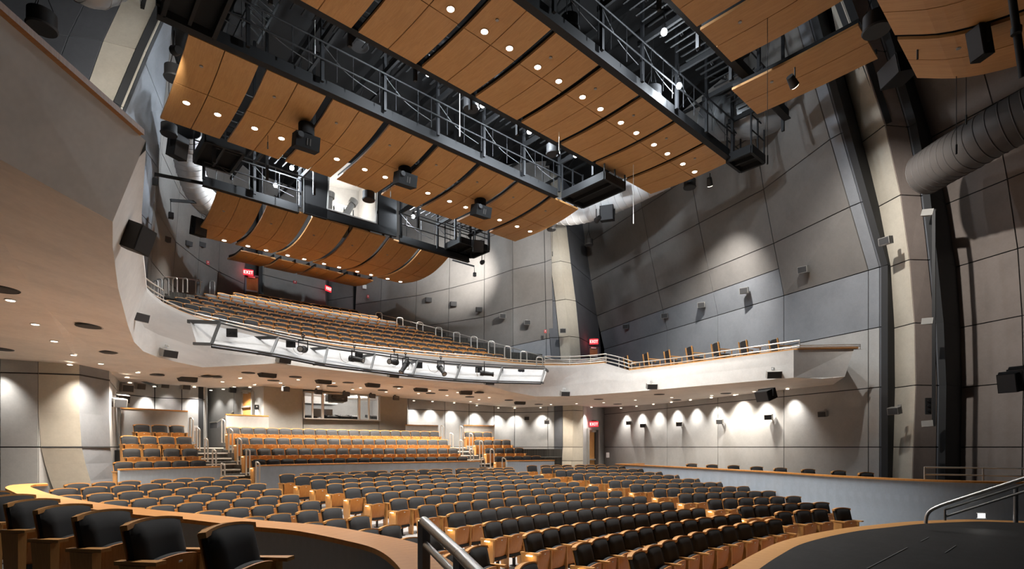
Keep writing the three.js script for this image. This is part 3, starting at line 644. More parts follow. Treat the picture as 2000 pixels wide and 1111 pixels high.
row(ROWR[12], ROWE[12], spots([559, 599, 629, 658, 693, 720, 743, 774, 798, 826, 849, 871, 900, 921, 942, 971, 991], ROWR[12]), { group: 'seats in the centre block of the main floor', label: k => `black seat with oak top rail, ${word(k + 1)} from the left in the rearmost centre row` });
row(ROWR[11], ROWE[11], spots([589, 617, 646, 675, 702, 750, 778, 806, 845, 870, 909, 931, 951, 972, 994], ROWR[11]), { litL: true, group: 'seats in the centre block of the main floor', label: k => `black seat with oak top rail, ${word(k + 1)} from the left in the twelfth centre row` });
[[1526, 1640], [1453, 1600], [1393, 1547], [1336, 1499], [1286, 1451], [1240.5, 1409], [1198.5, 1367], [1161, 1328], [1127, 1290], [1094, 1254], [1066, 1217]].forEach(([a, b], i) => {
  const R = [13.5, 14.7, 16.3, 17.8, 19.1, 20.45, 21.68, 22.85, 23.85, 25.05, 26.3][i], E = interp(ROWR, ROWE, R);
  const t = i ? span(a, b, R, E) : spots([1526, 1563, 1596, 1640], R);
  row(R, E, t, { litL: i > 0, group: 'seats in the right block of the main floor', label: k => `black seat with oak top rail, ${word(k + 1)} from aisle in ${word(i + 1)} right block row` });
});
row(27.35, -0.87, spots([1038, 1065, 1085, 1106, 1132, 1152.6, 1172], 27.35), { group: 'seats in the right block of the main floor', label: k => `black seat with oak top rail, ${word(k + 1)} from the left in the rearmost right block row` });
[[26.5, [148, 202, 252, 314, 357, 397.6, 446]], [25.65, [122, 182, 238, 290, 338.5, 385.5, 430, 471]], [24.5, [130, 193.5, 253.6, 310, 362, 411, 457, 500]], [23.4, [158, 220.5, 279, 334, 389, 439, 486, 529]], [22.35, [250, 312, 369, 424, 473.5, 520, 563.7]], [21.2, [345, 404, 460, 510, 558, 603]], [20, [430, 489, 542, 597, 645]], [18.7, [552, 604.6, 650.5, 698]], [17.45, [664, 713, 758]], [16.3, [745, 793, 838]], [14.95, [880, 926]], [13.75, [975, 1022]]].forEach(([R, xs], i) =>
  row(R, interp(ROWR, ROWE, R), spots(xs, R), { litR: false, group: 'seats in the left block of the main floor', label: k => `black seat with oak top rail, ${word(xs.length - k)} from aisle, ${word(i + 1)} left block row from back` }));
// raised rear blocks
[[[239, 385], [255, 370], [251, 357.5], [275, 344]], [[504, 902], [486, 884], [471, 864], [454, 847.5]], [[974, 1046], [955, 1012], [934, 987.5], [915, 951]]].forEach((blk, b) => blk.forEach(([a, c], i) =>
  row(REARR[i], REARE[i], span(a, c, REARR[i]), { litL: b > 0, group: 'seats in the raised rear blocks', label: k => `black seat, ${word(k + 1)} along the ${word(i + 1)} row of the ${['left', 'centre', 'right'][b]} raised rear block` })));
// balcony
const BL = [322, 328, 340, 356, 375, 393, 410, 436, 466, 515], BRt = [1001, 972, 939, 907, 872, 838, 802, 764, 728, 690];
BALR.forEach((R, i) => row(R, BALE[i], span(BL[i], BRt[i], R), { bal: true, group: 'seats on the balcony', label: k => `dark balcony seat, ${word(k + 1)} from the left in balcony row ${word(i + 1)}` }));
// near box, angled towards the stage
[[436, 1026], [290, 1014], [194, 999], [118, 988], [58, 977], [14, 968], [-30, 961]].forEach(([x, y], i) => {
  const p = planE(x, y, -0.59), k = i * 0.045;
  seatSpecs.push({ p, e: -1.52, turn: turnTo(0.60 - k * 0.3, -0.80), right: true, label: `black seat in the near box, ${word(i + 1)} from the parapet's curved front end`, group: 'seats in the near box', wide: true, d: 0.1 * i });
});
// far box, only the tops of the backs show over the parapet
[[1349.5, 905.7], [1389, 907.5], [1431, 909], [1476, 911.5], [1522, 914], [1576, 916.5], [1635, 919.5], [1688, 923]].forEach(([x, y], i) => {
  const p = planE(x, y, -0.73);
  seatSpecs.push({ p, e: -1.66, turn: turnTo(-0.45, -0.9), right: true, label: `black seat back showing over the far parapet, ${word(8 - i)} from the cream rib`, group: 'seats in the far box', d: 0.2 });
});
// the three hundred that show largest are things of their own, the rest one object
seatSpecs.sort((a, b) => a.d - b.d);
const cutoff = 300, protos = {};
seatSpecs.slice(0, cutoff).forEach(s => {
  const k = `${+!!s.right}${+!!s.litL}${+!!s.litR}${+!!s.wide}`;
  let o; if (protos[k]) { o = protos[k].clone(); o.name = numbered('theatre_seat'); scene.add(o); } else o = protos[k] = fillSeat(thing('theatre_seat', '', 'seat'), s.right, s.litL, s.litR, s.wide);
  o.userData = { label: s.label, category: 'seat', group: s.group };
  o.position.copy(V(...s.p, s.e)); o.rotation.y = s.turn;
  for (const [lit, sx] of [[s.litL, -1], [s.litR, 1]]) if (lit && s.d < 21 && !(sx > 0)) { const q = new THREE.Vector3(sx * 0.36, 0.56, 0.22).applyAxisAngle(Y, s.turn).add(o.position); point(q, POWER.aisle, new THREE.Color(1, 0.68, 0.28), 2); }
});
{
  const rest = seatSpecs.slice(cutoff), root = struct('theatre_seats', ''), m4 = new THREE.Matrix4(), q = new THREE.Quaternion(), one = new THREE.Vector3(1, 1, 1);
  tag(root, 'rows of dark seats with oak pans on the balcony and raised rear', 'seats', null, 'stuff');
  const inst = (nm, g, m, list) => { if (!list.length) return; const im = new THREE.InstancedMesh(g, m, list.length); im.name = nm; im.castShadow = im.receiveShadow = true; list.forEach((s, i) => im.setMatrixAt(i, m4.compose(V(...s.p, s.e), q.setFromAxisAngle(Y, s.turn), one))); root.add(im); };
  const hi = rest.filter(s => s.bal), lo = rest.filter(s => !s.bal), dn = g => g.clone().translate(0, -0.10, 0.01);
  inst('backrest', SEAT.back, M.fabric, lo); inst('back_shell', SEAT.shell, M.maple, lo); inst('top_rail', SEAT.rail, M.maple, lo); inst('backrest', dn(SEAT.back), M.fabric, hi); inst('back_shell', dn(SEAT.shell), M.maple, hi); inst('top_rail', dn(SEAT.rail), M.maple, hi); inst('seat_pan', SEAT.pan, M.pan, rest); inst('number_plate', SEAT.plate, M.plastic, rest); inst('seat_cushion', SEAT.cushion, M.fabric, rest);
  inst('armrest', SEAT.armL, M.maple, rest); inst('standard', SEAT.endL, M.maple, rest); const rr = rest.filter(s => s.right); inst('armrest', SEAT.armR, M.maple, rr); inst('standard', SEAT.endR, M.maple, rr);
  const ll = rest.filter(s => s.litL); inst('aisle_light', SEAT.lampL, M.glowAisle, ll);
}
// loose oak armchairs in the far upper box, in profile
{
  const make = o => {
    const leg = (x, z, t) => mesh('leg', bar(new THREE.Vector3(x, 0, z), new THREE.Vector3(x, 0.62, z - t), 0.022, 6), M.maple, o);
    for (const x of [-0.25, 0.25]) { leg(x, 0.24, 0.02); mesh('back_post', beam(new THREE.Vector3(x, 0, -0.22), new THREE.Vector3(x, 0.92, -0.36), 0.035, 0.05), M.maple, o); mesh('armrest', beam(new THREE.Vector3(x, 0.62, 0.26), new THREE.Vector3(x, 0.64, -0.3), 0.06, 0.03), M.maple, o); }
    mesh('seat_cushion', padGeo(0.46, 0.46, 0.08, 0, 0, 0.02).rotateX(-Math.PI / 2).translate(0, 0.43, 0.02), M.fabric, o);
    mesh('backrest', leanBack(padGeo(0.46, 0.46, 0.06, 0.02, 0.02, 0.02), 0.15, 0.67, -0.28), M.fabric, o);
    mesh('seat_rail', [bx(0.5, 0.05, 0.03, 0, 0.37, 0.23), bx(0.03, 0.05, 0.46, -0.24, 0.37, 0), bx(0.03, 0.05, 0.46, 0.24, 0.37, 0)], M.maple, o);
  };
  let first; [[1229, 700], [1266.5, 694.6], [1307, 689.5], [1349, 682.6], [1398.5, 675.4], [1452, 672], [1511, 669]].forEach(([x, y], i) => {
    const o = first ? first.clone() : (first = thing('armchair', '', 'chair')); if (i) { o.name = numbered('armchair'); scene.add(o); } else make(o);
    const p = towardsHall(planE(x, y, 3.97), -0.42); o.position.copy(V(...p, 3.2)); o.rotation.y = turnTo(0.78, -0.5);
    o.userData = { label: `oak armchair with black cushions in the far upper box, ${word(i + 1)} from the cream rib`, category: 'chair', group: 'armchairs in the far upper box' };
  });
}
// ================================================================ CLOUDS, CATWALKS, DUCTS
const UPV = new THREE.Vector3(0, 1, 0);
function curvedPiece(L0, L1, prof, thick) { // prof: [[B,E],...]
  const q = [], n = prof.length, lo = (L, i) => V(L, ...prof[i]), hi = (L, i) => V(L, prof[i][0], prof[i][1] + thick);
  for (let i = 0; i + 1 < n; i++) q.push([lo(L0, i), lo(L1, i), lo(L1, i + 1), lo(L0, i + 1)], [hi(L0, i), hi(L1, i), hi(L1, i + 1), hi(L0, i + 1)], [lo(L0, i), lo(L0, i + 1), hi(L0, i + 1), hi(L0, i)], [lo(L1, i), lo(L1, i + 1), hi(L1, i + 1), hi(L1, i)]);
  for (const i of [0, n - 1]) q.push([lo(L0, i), lo(L1, i), hi(L1, i), hi(L0, i)]);
  const g = quads(q), p = g.attributes.position, uv = []; // grain runs along the panel's curve
  for (let i = 0; i < p.count; i++) uv.push(p.getX(i) * 0.5, (p.getZ(i) + p.getY(i)) * 0.5);
  g.setAttribute('uv', new THREE.Float32BufferAttribute(uv, 2)); return g;
}
const profAt = (prof, t) => { const c = new THREE.CatmullRomCurve3(prof.map(p => new THREE.Vector3(p[0], p[1], 0)), false, 'centripetal'); const v = c.getPoint(t); return [v.x, v.y]; };
const profE = (prof, B) => { let best = [1e9, 0]; for (let i = 0; i <= 60; i++) { const p = profAt(prof, i / 60); if (Math.abs(p[0] - B) < best[0]) best = [Math.abs(p[0] - B), p[1]]; } return best[1]; };
function cloud(L0, L1, prof, seamT, lightB, label, group, opt = {}) {
  const o = thing('acoustic_ceiling_panel', label, 'ceiling panel', null, 0, group), Lm = (L0 + L1) / 2, g = 0.012;
  const piece = (a, b, t0, t1) => { const P = []; for (let i = 0; i <= 8; i++) P.push(profAt(prof, mix(t0, t1, i / 8))); return curvedPiece(a, b, P, 0.07); };
  const cuts = seamT ? [[0, seamT - 0.003], [seamT + 0.003, 1]] : [[0, 1]];
  for (const [a, b] of [[L0, Lm - g], [Lm + g, L1]]) for (const [t0, t1] of cuts) mesh('panel', piece(a, b, t0, t1), M.veneer, o);
  // black carrier rails above the wood
  const P = []; for (let i = 0; i <= 8; i++) P.push(profAt(prof, i / 8));
  mesh('carrier_frame', [curvedPiece(L0 + 0.06, L0 + 0.12, P.map(p => [p[0], p[1] + 0.1]), 0.12), curvedPiece(L1 - 0.12, L1 - 0.06, P.map(p => [p[0], p[1] + 0.1]), 0.12), curvedPiece(Lm - 0.03, Lm + 0.03, P.map(p => [p[0], p[1] + 0.09]), 0.12)], M.black, o);
  if (lightB !== null) for (const L of [mix(L0, L1, 0.26), mix(L0, L1, 0.76)]) {
    const e = profE(prof, lightB), p = V(L, lightB, e - 0.006);
    mesh('downlight', cyl(0.09, 0.09, 0.02, 16, p.x, p.y, p.z), M.glow, o);
    mesh('trim_ring', new THREE.TorusGeometry(0.1, 0.012, 6, 18).rotateX(Math.PI / 2).translate(p.x, p.y, p.z), M.veneerEdge, o);
    spot(p.clone().add(new THREE.Vector3(0, -0.05, 0)), p.clone().add(new THREE.Vector3(0, -5, 0)), POWER.cloud * (opt.power ?? 1), NEUTRAL, opt.angle ?? 0.95, 1, 4);
  }
  if (opt.detector !== false) { const t = seamT ? seamT * 0.5 : 0.3, q = profAt(prof, t), p = V(mix(L0, L1, 0.27), q[0], q[1] - 0.012); mesh('sprinkler_plate', cyl(0.045, 0.045, 0.02, 12, p.x, p.y, p.z), M.camGrey, o); }
  return o;
}
const PA = [[15.6, 10.5], [16.6, 10.33], [18.0, 10.24], [19.75, 10.28]], PB = [[9.6, 10.92], [10.8, 10.86], [12, 10.86], [13.15, 10.92]];
const PC = [[22.5, 9.78], [23.3, 9.48], [24.2, 9.28], [25.6, 9.24], [27.2, 9.46]], PD = [[27.6, 9.35], [28.8, 9.4], [30, 9.6]];
for (let i = 0; i < 8; i++) cloud(2.9 + 1.9 * i, 4.57 + 1.9 * i, PA, 0.55, 18.25, `flat curved wood ceiling panel with two downlights, ${ord(i + 1)} from the left in the middle row`, 'wood ceiling panels in the middle row', { power: 0.44 });
for (let i = 0; i < 10; i++) cloud(0.48 + 1.95 * i, 2.23 + 1.95 * i, PB, 0.42, 10.85, `flat wood ceiling panel with two downlights, ${ord(10 - i)} from the right in the front row`, 'wood ceiling panels in the front row', { power: 1.7, angle: 0.8 });
for (let i = 0; i < 6; i++) cloud(5.15 + 1.81 * i, 6.76 + 1.81 * i, PC, 0.62, 26.75, `bowed wood ceiling panel over the balcony, ${ord(i + 1)} from the left`, 'bowed wood ceiling panels over the balcony', { power: 0.65 });
for (let i = 0; i < 4; i++) cloud(7.3 + 1.76 * i, 8.9 + 1.76 * i, PD, 0, null, `unlit wood ceiling panel behind the bowed row, ${ord(i + 1)} from the left`, 'unlit wood ceiling panels at the back');
const P0 = [[7.1, 10.9], [5.7, 10.86], [4.2, 10.9]], P0c = [[7.65, 10.9], [6, 10.87], [4.3, 10.9]], PN = [[3.13, 9.1], [2.24, 8.65], [1.23, 8.43], [0, 8.4], [-1.3, 8.6]];
cloud(11.1, 12.78, P0, 0, null, 'wood ceiling panel near the stage, cut by the top of the picture', 'wood ceiling panels near the stage');
cloud(12.95, 14.68, P0, 0, null, 'wood ceiling panel near the stage with a catwalk lamp at its left', 'wood ceiling panels near the stage');
cloud(15.85, 17.62, P0c, 0, null, 'single wood ceiling panel hung apart in front of the cream rib', 'wood ceiling panels near the stage');
cloud(12.3, 14.15, PN, 0.55, null, 'sagging curved wood panel in the top right corner, upper one', 'sagging wood panels over the stage edge');
cloud(14.35, 16.2, PN, 0.55, null, 'sagging curved wood panel in the top right corner, lower one', 'sagging wood panels over the stage edge');

// ---- catwalks
function workLamp(x, y, E, label) {
  const p = atE(x, y, E), o = thing('work_lamp', label, 'lamp', p);
  mesh('bulb', new THREE.SphereGeometry(0.085, 14, 10), M.glowCool, o);
  mesh('cage', [cyl(0.06, 0.06, 0.12, 12, 0, 0.14, 0), cyl(0.015, 0.015, 0.5, 6, 0, 0.45, 0)], M.steelPaint, o);
  point(p, POWER.work * (E > 11.2 ? 0.5 : 1), COOL, 4);
}
function catwalk(name, label, L0, L1, Ba, Bb, E, opt = {}) {
  const o = thing(name, label, 'catwalk');
  const n = Math.round((L1 - L0) / 1.9);
  mesh('edge_beam', [beam(V(L0, Ba, E), V(L1, Ba, E), 0.1, 0.34), beam(V(L0, Ba, E - 0.17), V(L1, Ba, E - 0.17), 0.22, 0.03)], M.steel, o);
  const up = opt.up ?? 0.5; mesh('edge_beam', [beam(V(L0, Bb, E + up), V(L1, Bb, E + up), 0.1, 0.34), beam(V(L0, Bb, E - 0.17 + up), V(L1, Bb, E - 0.17 + up), 0.22, 0.03)], M.steel, o);
  const Bm = mix(Ba, Bb, 0.5);
  for (let i = 0; i <= n; i++) {
    const L = mix(L0, L1, i / n);
    for (const B of [Ba + Math.sign(Bb - Ba) * 0.15, Bb - Math.sign(Bb - Ba) * 0.15]) mesh('post', beam(V(L, B, E), V(L, B, TOP + 0.2), 0.09, 0.09), M.steelPaint, o);
    mesh('cross_beam', beam(V(L, Ba, E + 1.2), V(L, Bb, E + 1.2), 0.08, 0.16), M.steel, o); mesh('cross_beam', beam(V(L + 0.9, Ba, E + 2.9), V(L + 0.9, Bb, E + 2.9), 0.08, 0.1), M.steel, o);
  }
  for (const [B, e] of [[Ba + Math.sign(Bb - Ba) * 0.25, 0.6], [Ba + Math.sign(Bb - Ba) * 0.25, 1.1], [Bb - Math.sign(Bb - Ba) * 0.25, 0.6], [Bb - Math.sign(Bb - Ba) * 0.25, 1.1], [Bm - 0.4, 2.35], [Bm + 0.4, 2.35], [Bm, 3.3]]) mesh('pipe_rail', bar(V(L0, B, E + e), V(L1, B, E + e), 0.026, 8), M.steelPaint, o);
  // thin balusters and hanging cables between the posts
   for (let i = 0; i < n * 3; i++) { const L = mix(L0, L1, (i + 0.3 + rnd() * 0.5) / (n * 3)); mesh('baluster', bar(V(L, Ba + Math.sign(Bb - Ba) * 0.25, E + 0.1), V(L, Ba + Math.sign(Bb - Ba) * 0.25, E + 1.1), 0.012, 5), M.steelPaint, o); }
  const chain = []; for (let i = 0; i < n; i++) { const a = mix(L0, L1, i / n), b = mix(L0, L1, (i + 0.85) / n), B = Ba + Math.sign(Bb - Ba) * 0.2; chain.push(tube([V(a, B, E + 1.05), V(mix(a, b, 0.35), B, E + 0.62), V(mix(a, b, 0.65), B, E + 0.45), V(b, B, E + 0.35)], 0.013, 14, 5)); }
  mesh('slack_cable', chain, M.cable, o);
  // grated walkway and ducts of cable above it
  const deck = []; for (let i = 0; i < (L1 - L0) / 0.3; i++) deck.push(bx(0.05, 0.03, Math.abs(Bb - Ba) * 0.5).translate(L0 + i * 0.3, E + 1.3 + EYE, -Bm));
  mesh('grating', deck, M.steel, o);
  const hooks = []; for (let i = 0; i < n * 2; i++) hooks.push(new THREE.TorusGeometry(0.07, 0.014, 6, 12, 4.6).translate(mix(L0, L1, (i + 0.6) / (n * 2)), E + 2.0 + EYE, -(Bm + 0.5)));
  mesh('cable_hook', hooks, M.cable, o);
  return o;
}
catwalk('catwalk', 'black steel catwalk between the middle and front rows of wood panels', 2.2, 16.3, 15.42, 13.3, 10.66);
catwalk('catwalk', 'black steel catwalk between the front wood panels and the stage panels', 4.0, 19.3, 9.45, 7.35, 10.95);
catwalk('catwalk', 'black steel catwalk above the bowed panels left of the spotlight booth', 4.6, 8.1, 22.3, 20.5, 9.85, { up: 1.3 });
catwalk('catwalk', 'black steel catwalk above the bowed panels right of the spotlight booth', 12.8, 16.9, 22.3, 20.5, 9.85, { up: 1.3 });
[[836, 143, 11.06], [942, 205, 11.06], [1034, 257, 11.06], [1124, 303, 11.06], [1297, 63, 11.3], [1326, 168, 11.3], [570, 328, 11], [538, 362, 11], [807, 423, 11]].forEach(([x, y, e], i) =>
  workLamp(x, y, e, ['bright work lamp on the middle catwalk, first from the left', 'bright work lamp on the middle catwalk, second from the left', 'bright work lamp on the middle catwalk, third from the left', 'bright work lamp on the middle catwalk, far right', 'bright work lamp on the stage side catwalk, upper one', 'bright work lamp on the stage side catwalk, lower one', 'bright work lamp left of the spotlight booth, upper one', 'bright work lamp left of the spotlight booth, lower one', 'bright work lamp right of the spotlight booth'][i]));
// catwalk end landings
function landing(L0, L1, B0, B1, E, label) {
  const o = thing('catwalk_landing', label, 'platform');
  mesh('deck', slabGeo([[L0, B0], [L1, B0], [L1, B1], [L0, B1]], E, 0.06), M.black, o);
  mesh('rim_beam', [beam(V(L0, B0, E - 0.1), V(L1, B0, E - 0.1), 0.1, 0.3), beam(V(L0, B1, E - 0.1), V(L1, B1, E - 0.1), 0.1, 0.3), beam(V(L0, B0, E - 0.1), V(L0, B1, E - 0.1), 0.1, 0.3), beam(V(L1, B0, E - 0.1), V(L1, B1, E - 0.1), 0.1, 0.3), beam(V((L0 + L1) / 2, B0, E - 0.1), V((L0 + L1) / 2, B1, E - 0.1), 0.08, 0.2)], M.steel, o);
  const P = [[L0, B0], [L1, B0], [L1, B1], [L0, B1], [(L0 + L1) / 2, B0], [(L0 + L1) / 2, B1]];
  for (const [L, B] of P) mesh('post', beam(V(L, B, E), V(L, B, E + 1.2), 0.05, 0.05), M.steelPaint, o);
  for (const e of [0.6, 1.15]) mesh('pipe_rail', [bar(V(L0, B0, E + e), V(L1, B0, E + e), 0.024), bar(V(L0, B1, E + e), V(L1, B1, E + e), 0.024)], M.steelPaint, o);
}
landing(16.3, 17.6, 12.9, 15.1, 10.55, 'dark landing at the right end of the middle catwalk');
landing(19.3, 20.4, 8.6, 9.5, 10.9, 'dark landing at the right end of the stage side catwalk');
landing(2.3, 3.4, 12.6, 15.3, 10.7, 'dark landing at the left end of the middle catwalk');
landing(4.3, 5.5, 20.4, 22.2, 10.6, 'dark landing at the left end of the balcony catwalk');
landing(15.4, 17.2, 21.0, 22.3, 10.2, 'dark landing at the right end of the balcony catwalk');
// follow-spot booth
{
  const a = [7.6, 22.35], b = [13.0, 22.35], pt = (x, y) => onPlane(x, y, a, b);
  const o = thing('spotlight_booth', 'black spotlight booth box with a lit window above the bowed panels', 'booth');
  const q = (...c) => mesh('wall_panel', panelGeo(...c.map(([x, y]) => pt(x, y)), 0.004, 0.12), M.black, o);
  q([594, 415], [639, 428], [641, 300], [594, 300]); q([740, 440], [775, 462], [775, 300], [740, 300]); q([594, 415], [775, 462], [775, 449], [594, 395]);
  mesh('window_frame', [beam(pt(639, 408), pt(733, 436), 0.1, 0.05), beam(pt(639, 408), pt(643, 330), 0.1, 0.05), beam(pt(733, 436), pt(738, 345), 0.1, 0.05)], M.camGrey, o);
  const f0 = pt(639, 408), f1 = pt(735, 436), t0 = pt(641, 310), t1 = pt(739, 330), k = new THREE.Vector3(0.3, 0, -2.6);
  mesh('back_wall', quads([[f0.clone().add(k), f1.clone().add(k), t1.clone().add(k), t0.clone().add(k)]]), M.white, o);
  mesh('side_wall', quads([[f1, f1.clone().add(k), t1.clone().add(k), t1], [f0, f0.clone().add(k), t0.clone().add(k), t0]]), M.white, o);
  mesh('roof', quads([[t0, t1, t1.clone().add(k), t0.clone().add(k)]]), M.white, o);
  mesh('floor', quads([[f0, f1, f1.clone().add(k), f0.clone().add(k)]]), M.carpet, o);
  mesh('pane', quads([[f0, f1, t1, t0]]), M.glass, o);
  const lp = pt(690, 368).add(k.clone().multiplyScalar(0.8));
  const lamp = thing('booth_ceiling_lamp', 'bright fluorescent lamp inside the spotlight booth', 'lamp', lp);
  mesh('diffuser', bx(0.9, 0.07, 0.3), M.glowPanel, lamp); point(lp.clone().add(new THREE.Vector3(0, -0.25, 0.6)), POWER.booth * 0.16, NEUTRAL, 6);
  [[655, 385, 1], [694, 395, 2]].forEach(([x, y], i) => {
    const p = pt(x, y).add(k.clone().multiplyScalar(0.35)), f = thing('follow_spot', i ? 'large tilted follow spot lamp, right one in the lit booth' : 'large follow spot lamp, left one in the lit booth', 'spotlight', p, 0, 'follow spots in the booth');
    const up = new THREE.Matrix4().makeRotationZ(i ? -0.5 : -0.1);
    mesh('barrel', [cyl(0.13, 0.16, 0.9, 16).applyMatrix4(up), cyl(0.2, 0.2, 0.25, 16, 0, 0.45, 0).applyMatrix4(up)], M.camGrey, f); mesh('yoke', [bx(0.04, 0.7, 0.04, -0.22, -0.3, 0), bx(0.04, 0.7, 0.04, 0.22, -0.3, 0), bx(0.5, 0.04, 0.04, 0, -0.62, 0), cyl(0.03, 0.03, 0.7, 8, 0, -0.9, 0)], M.steel, f);
  });
}
// ---- round spiral ducts
function duct(label, pts, r, mat, seams, opt = {}) {
  const o = thing('air_duct', label, 'duct'), c = new THREE.CatmullRomCurve3(pts, false, 'catmullrom', 0.4);
  mesh('pipe', new THREE.TubeGeometry(c, 40, r, 28), mat, o);
  const rings = []; for (let i = 0; i <= seams; i++) { const t = i / seams, p = c.getPointAt(t), d = c.getTangentAt(t); rings.push(new THREE.TorusGeometry(r, opt.bead ?? 0.018, 6, 28).applyQuaternion(new THREE.Quaternion().setFromUnitVectors(new THREE.Vector3(0, 0, 1), d)).translate(p.x, p.y, p.z)); }
  mesh('seam', rings, mat, o);
  for (const t of [0.001, 0.999]) { const p = c.getPointAt(t), d = c.getTangentAt(t); mesh('end_cap', new THREE.CircleGeometry(r, 28).applyQuaternion(new THREE.Quaternion().setFromUnitVectors(new THREE.Vector3(0, 0, 1), d)).translate(p.x, p.y, p.z), M.black, o); }
  return o;
}
duct('shiny steel round duct elbow behind the hung panel near the right catwalk', [atD(1385, 235, 21.5), atD(1430, 229, 20.8), atD(1480, 226, 20.3), atD(1520, 205, 20.2), atD(1545, 160, 20.5)], 0.78, M.duct, 6, { bead: 0.03 });
duct('pale spiral duct under the right end of the middle catwalk', [atD(1085, 412, 27.0), atD(1120, 413, 26.4), atD(1170, 401, 25.6), atD(1235, 372, 24.6), atD(1300, 340, 24)], 0.62, M.ductWhite, 18);
duct('pale spiral duct curving down the left wall by the bowed panels', [atD(362, 255, 19.5), atD(366, 300, 20.2), atD(376, 345, 20.8), atD(392, 382, 21.4), atD(425, 408, 22.2), atD(470, 420, 23)], 0.5, M.ductWhite, 22);
duct('thick dark spiral duct on the stage side wall at the right', [atD(1808, 338, 16.8), atD(1840, 318, 16.2), atD(1900, 283, 15.2), atD(1960, 248, 14.5), atD(2080, 185, 13.5)], 0.66, std([0.11, 0.1, 0.095], 0.6, 0.1), 16);
duct('dark round duct end at the upper left above the near box', [atD(90, -110, 12.5), atD(140, -55, 12.8), atD(180, -32, 13.2), atD(240, -60, 13.8)], 0.5, M.duct, 8);
// dark trunks in the roof void
{
  const o = thing('roof_trunking', 'dark round trunk with elbows in the roof void over the middle catwalk', 'duct');
  mesh('pipe', [tube([V(5.2, 14.2, 15.3), V(5.6, 14.3, 14.2), V(6.6, 14.4, 13.6), V(8, 14.5, 13.5)], 0.22, 20, 14), tube([V(5.6, 14.3, 14.2), V(6.0, 14.6, 13.4), V(7.0, 14.9, 13.1)], 0.16, 14, 12), bar(V(9, 14.4, 13.2), V(17, 14.4, 13.2), 0.16, 14)], M.steelPaint, o);
}
// ladder in the roof void at the upper left
{
  const o = thing('ladder', 'grey steel ladder lying in the catwalk void at the upper left', 'ladder');
  const a0 = atD(474, 50, 17.2), a1 = atD(513, -20, 18.2), b0 = atD(503, 84, 17.4), b1 = atD(545, 5, 18.5);
  mesh('side_rail', [beam(a0, a1, 0.03, 0.07)], M.aluminium, o); mesh('side_rail', [beam(b0, b1, 0.03, 0.07)], M.aluminium, o);
  for (let i = 1; i < 8; i++) mesh('rung', bar(a0.clone().lerp(a1, i / 8), b0.clone().lerp(b1, i / 8), 0.018), M.aluminium, o);
}
// roof joists
{
  const o = struct('beam', 'black roof trusses over the hall');
  for (let L = 0; L <= 22; L += 2.6) { mesh('joist', [beam(V(L, -6, TOP - 0.1), V(L, 42, TOP - 0.1), 0.12, 0.3), beam(V(L, -6, TOP - 1.2), V(L, 42, TOP - 1.2), 0.1, 0.1)], M.black, o); }
  const dg = []; for (let L = 0; L <= 22; L += 2.6) for (let B = 0; B < 36; B += 3.2) dg.push(beam(V(L, B, TOP - 1.2), V(L, B + 1.6, TOP - 0.1), 0.04, 0.04), beam(V(L, B + 1.6, TOP - 0.1), V(L, B + 3.2, TOP - 1.2), 0.04, 0.04));
  mesh('truss_web', dg, M.black, o);
}
// ================================================================ LIGHTS AND DEVICES UNDER THE BALCONY
const soffE = 2.45;
const DL = [[20.5, 586], [69, 633], [106, 666], [144, 693], [197, 710], [269, 727], [434.5, 745], [469, 738], [457.5, 755], [497, 751], [548, 747.5], [582.5, 741], [621, 754.5], [652, 747.5], [689, 760], [704, 757], [754, 765], [779, 758], [817.5, 768], [839, 763], [873, 772], [894, 766], [935.5, 780], [955.5, 776], [919, 784], [1076, 789.5], [1126, 788], [1179, 786], [1241, 781], [1312, 776], [1390, 772], [1439, 770], [1473, 764]];
DL.forEach(([x, y], i) => {
  const p = onBuilt(x, y, SOFFIT, 0.05) || atE(x, y, soffE), o = thing('recessed_downlight', x < 300 ? `small recessed downlight in the near soffit, ${ord(i + 1)} along the curve from the left edge` : x > 1050 ? `small recessed downlight under the far box, ${ord(i - 24)} going towards the stage` : `small recessed downlight in the soffit before the booth, ${ord(i - 5)} of the scatter from the left`, 'downlight', p, 0, x < 300 ? 'near soffit downlights' : x > 1050 ? 'far soffit downlights' : 'rear soffit downlights');
  mesh('lens', cyl(0.06, 0.06, 0.03, 14), M.glowCan, o); mesh('trim_ring', new THREE.TorusGeometry(0.075, 0.012, 6, 16).rotateX(Math.PI / 2), M.white, o);
  spot(p.clone().add(new THREE.Vector3(0, -0.06, 0)), p.clone().add(new THREE.Vector3(0, -3, 0)), POWER.can * (x > 1050 ? 0.55 : 1), WARM, 1.05, 1, 3);
});
// round dark speaker grilles
[[2, 565], [175, 637], [212, 688], [4, 682], [306, 732], [401, 735], [420, 736], [485, 728], [534, 743], [577, 736], [649, 754], [680, 747], [747.5, 762], [777.5, 755.5], [841, 768], [866, 762], [917.5, 775], [936, 767], [994, 781.5], [1052, 789.5], [1169, 779.5], [1206, 789], [1287.5, 770], [1321, 781], [1418, 768]].forEach(([x, y], i) => {
  const p = onBuilt(x, y, SOFFIT, 0.06) || atE(x, y, soffE), o = thing('ceiling_speaker', x < 250 ? `dark round speaker grille in the near soffit, ${ord(i + 1)} of the group there` : x > 1100 ? `dark round speaker grille under the far box, ${ord(i - 19)} going towards the stage` : `dark round speaker grille in the soffit before the booth, ${ord(i - 3)} from the left`, 'speaker', p, 0, 'round soffit grilles');
  mesh('grille', cyl(0.22, 0.2, 0.03, 28), M.grille, o); mesh('trim_ring', new THREE.TorusGeometry(0.225, 0.016, 6, 28).rotateX(Math.PI / 2), M.grille, o);
});
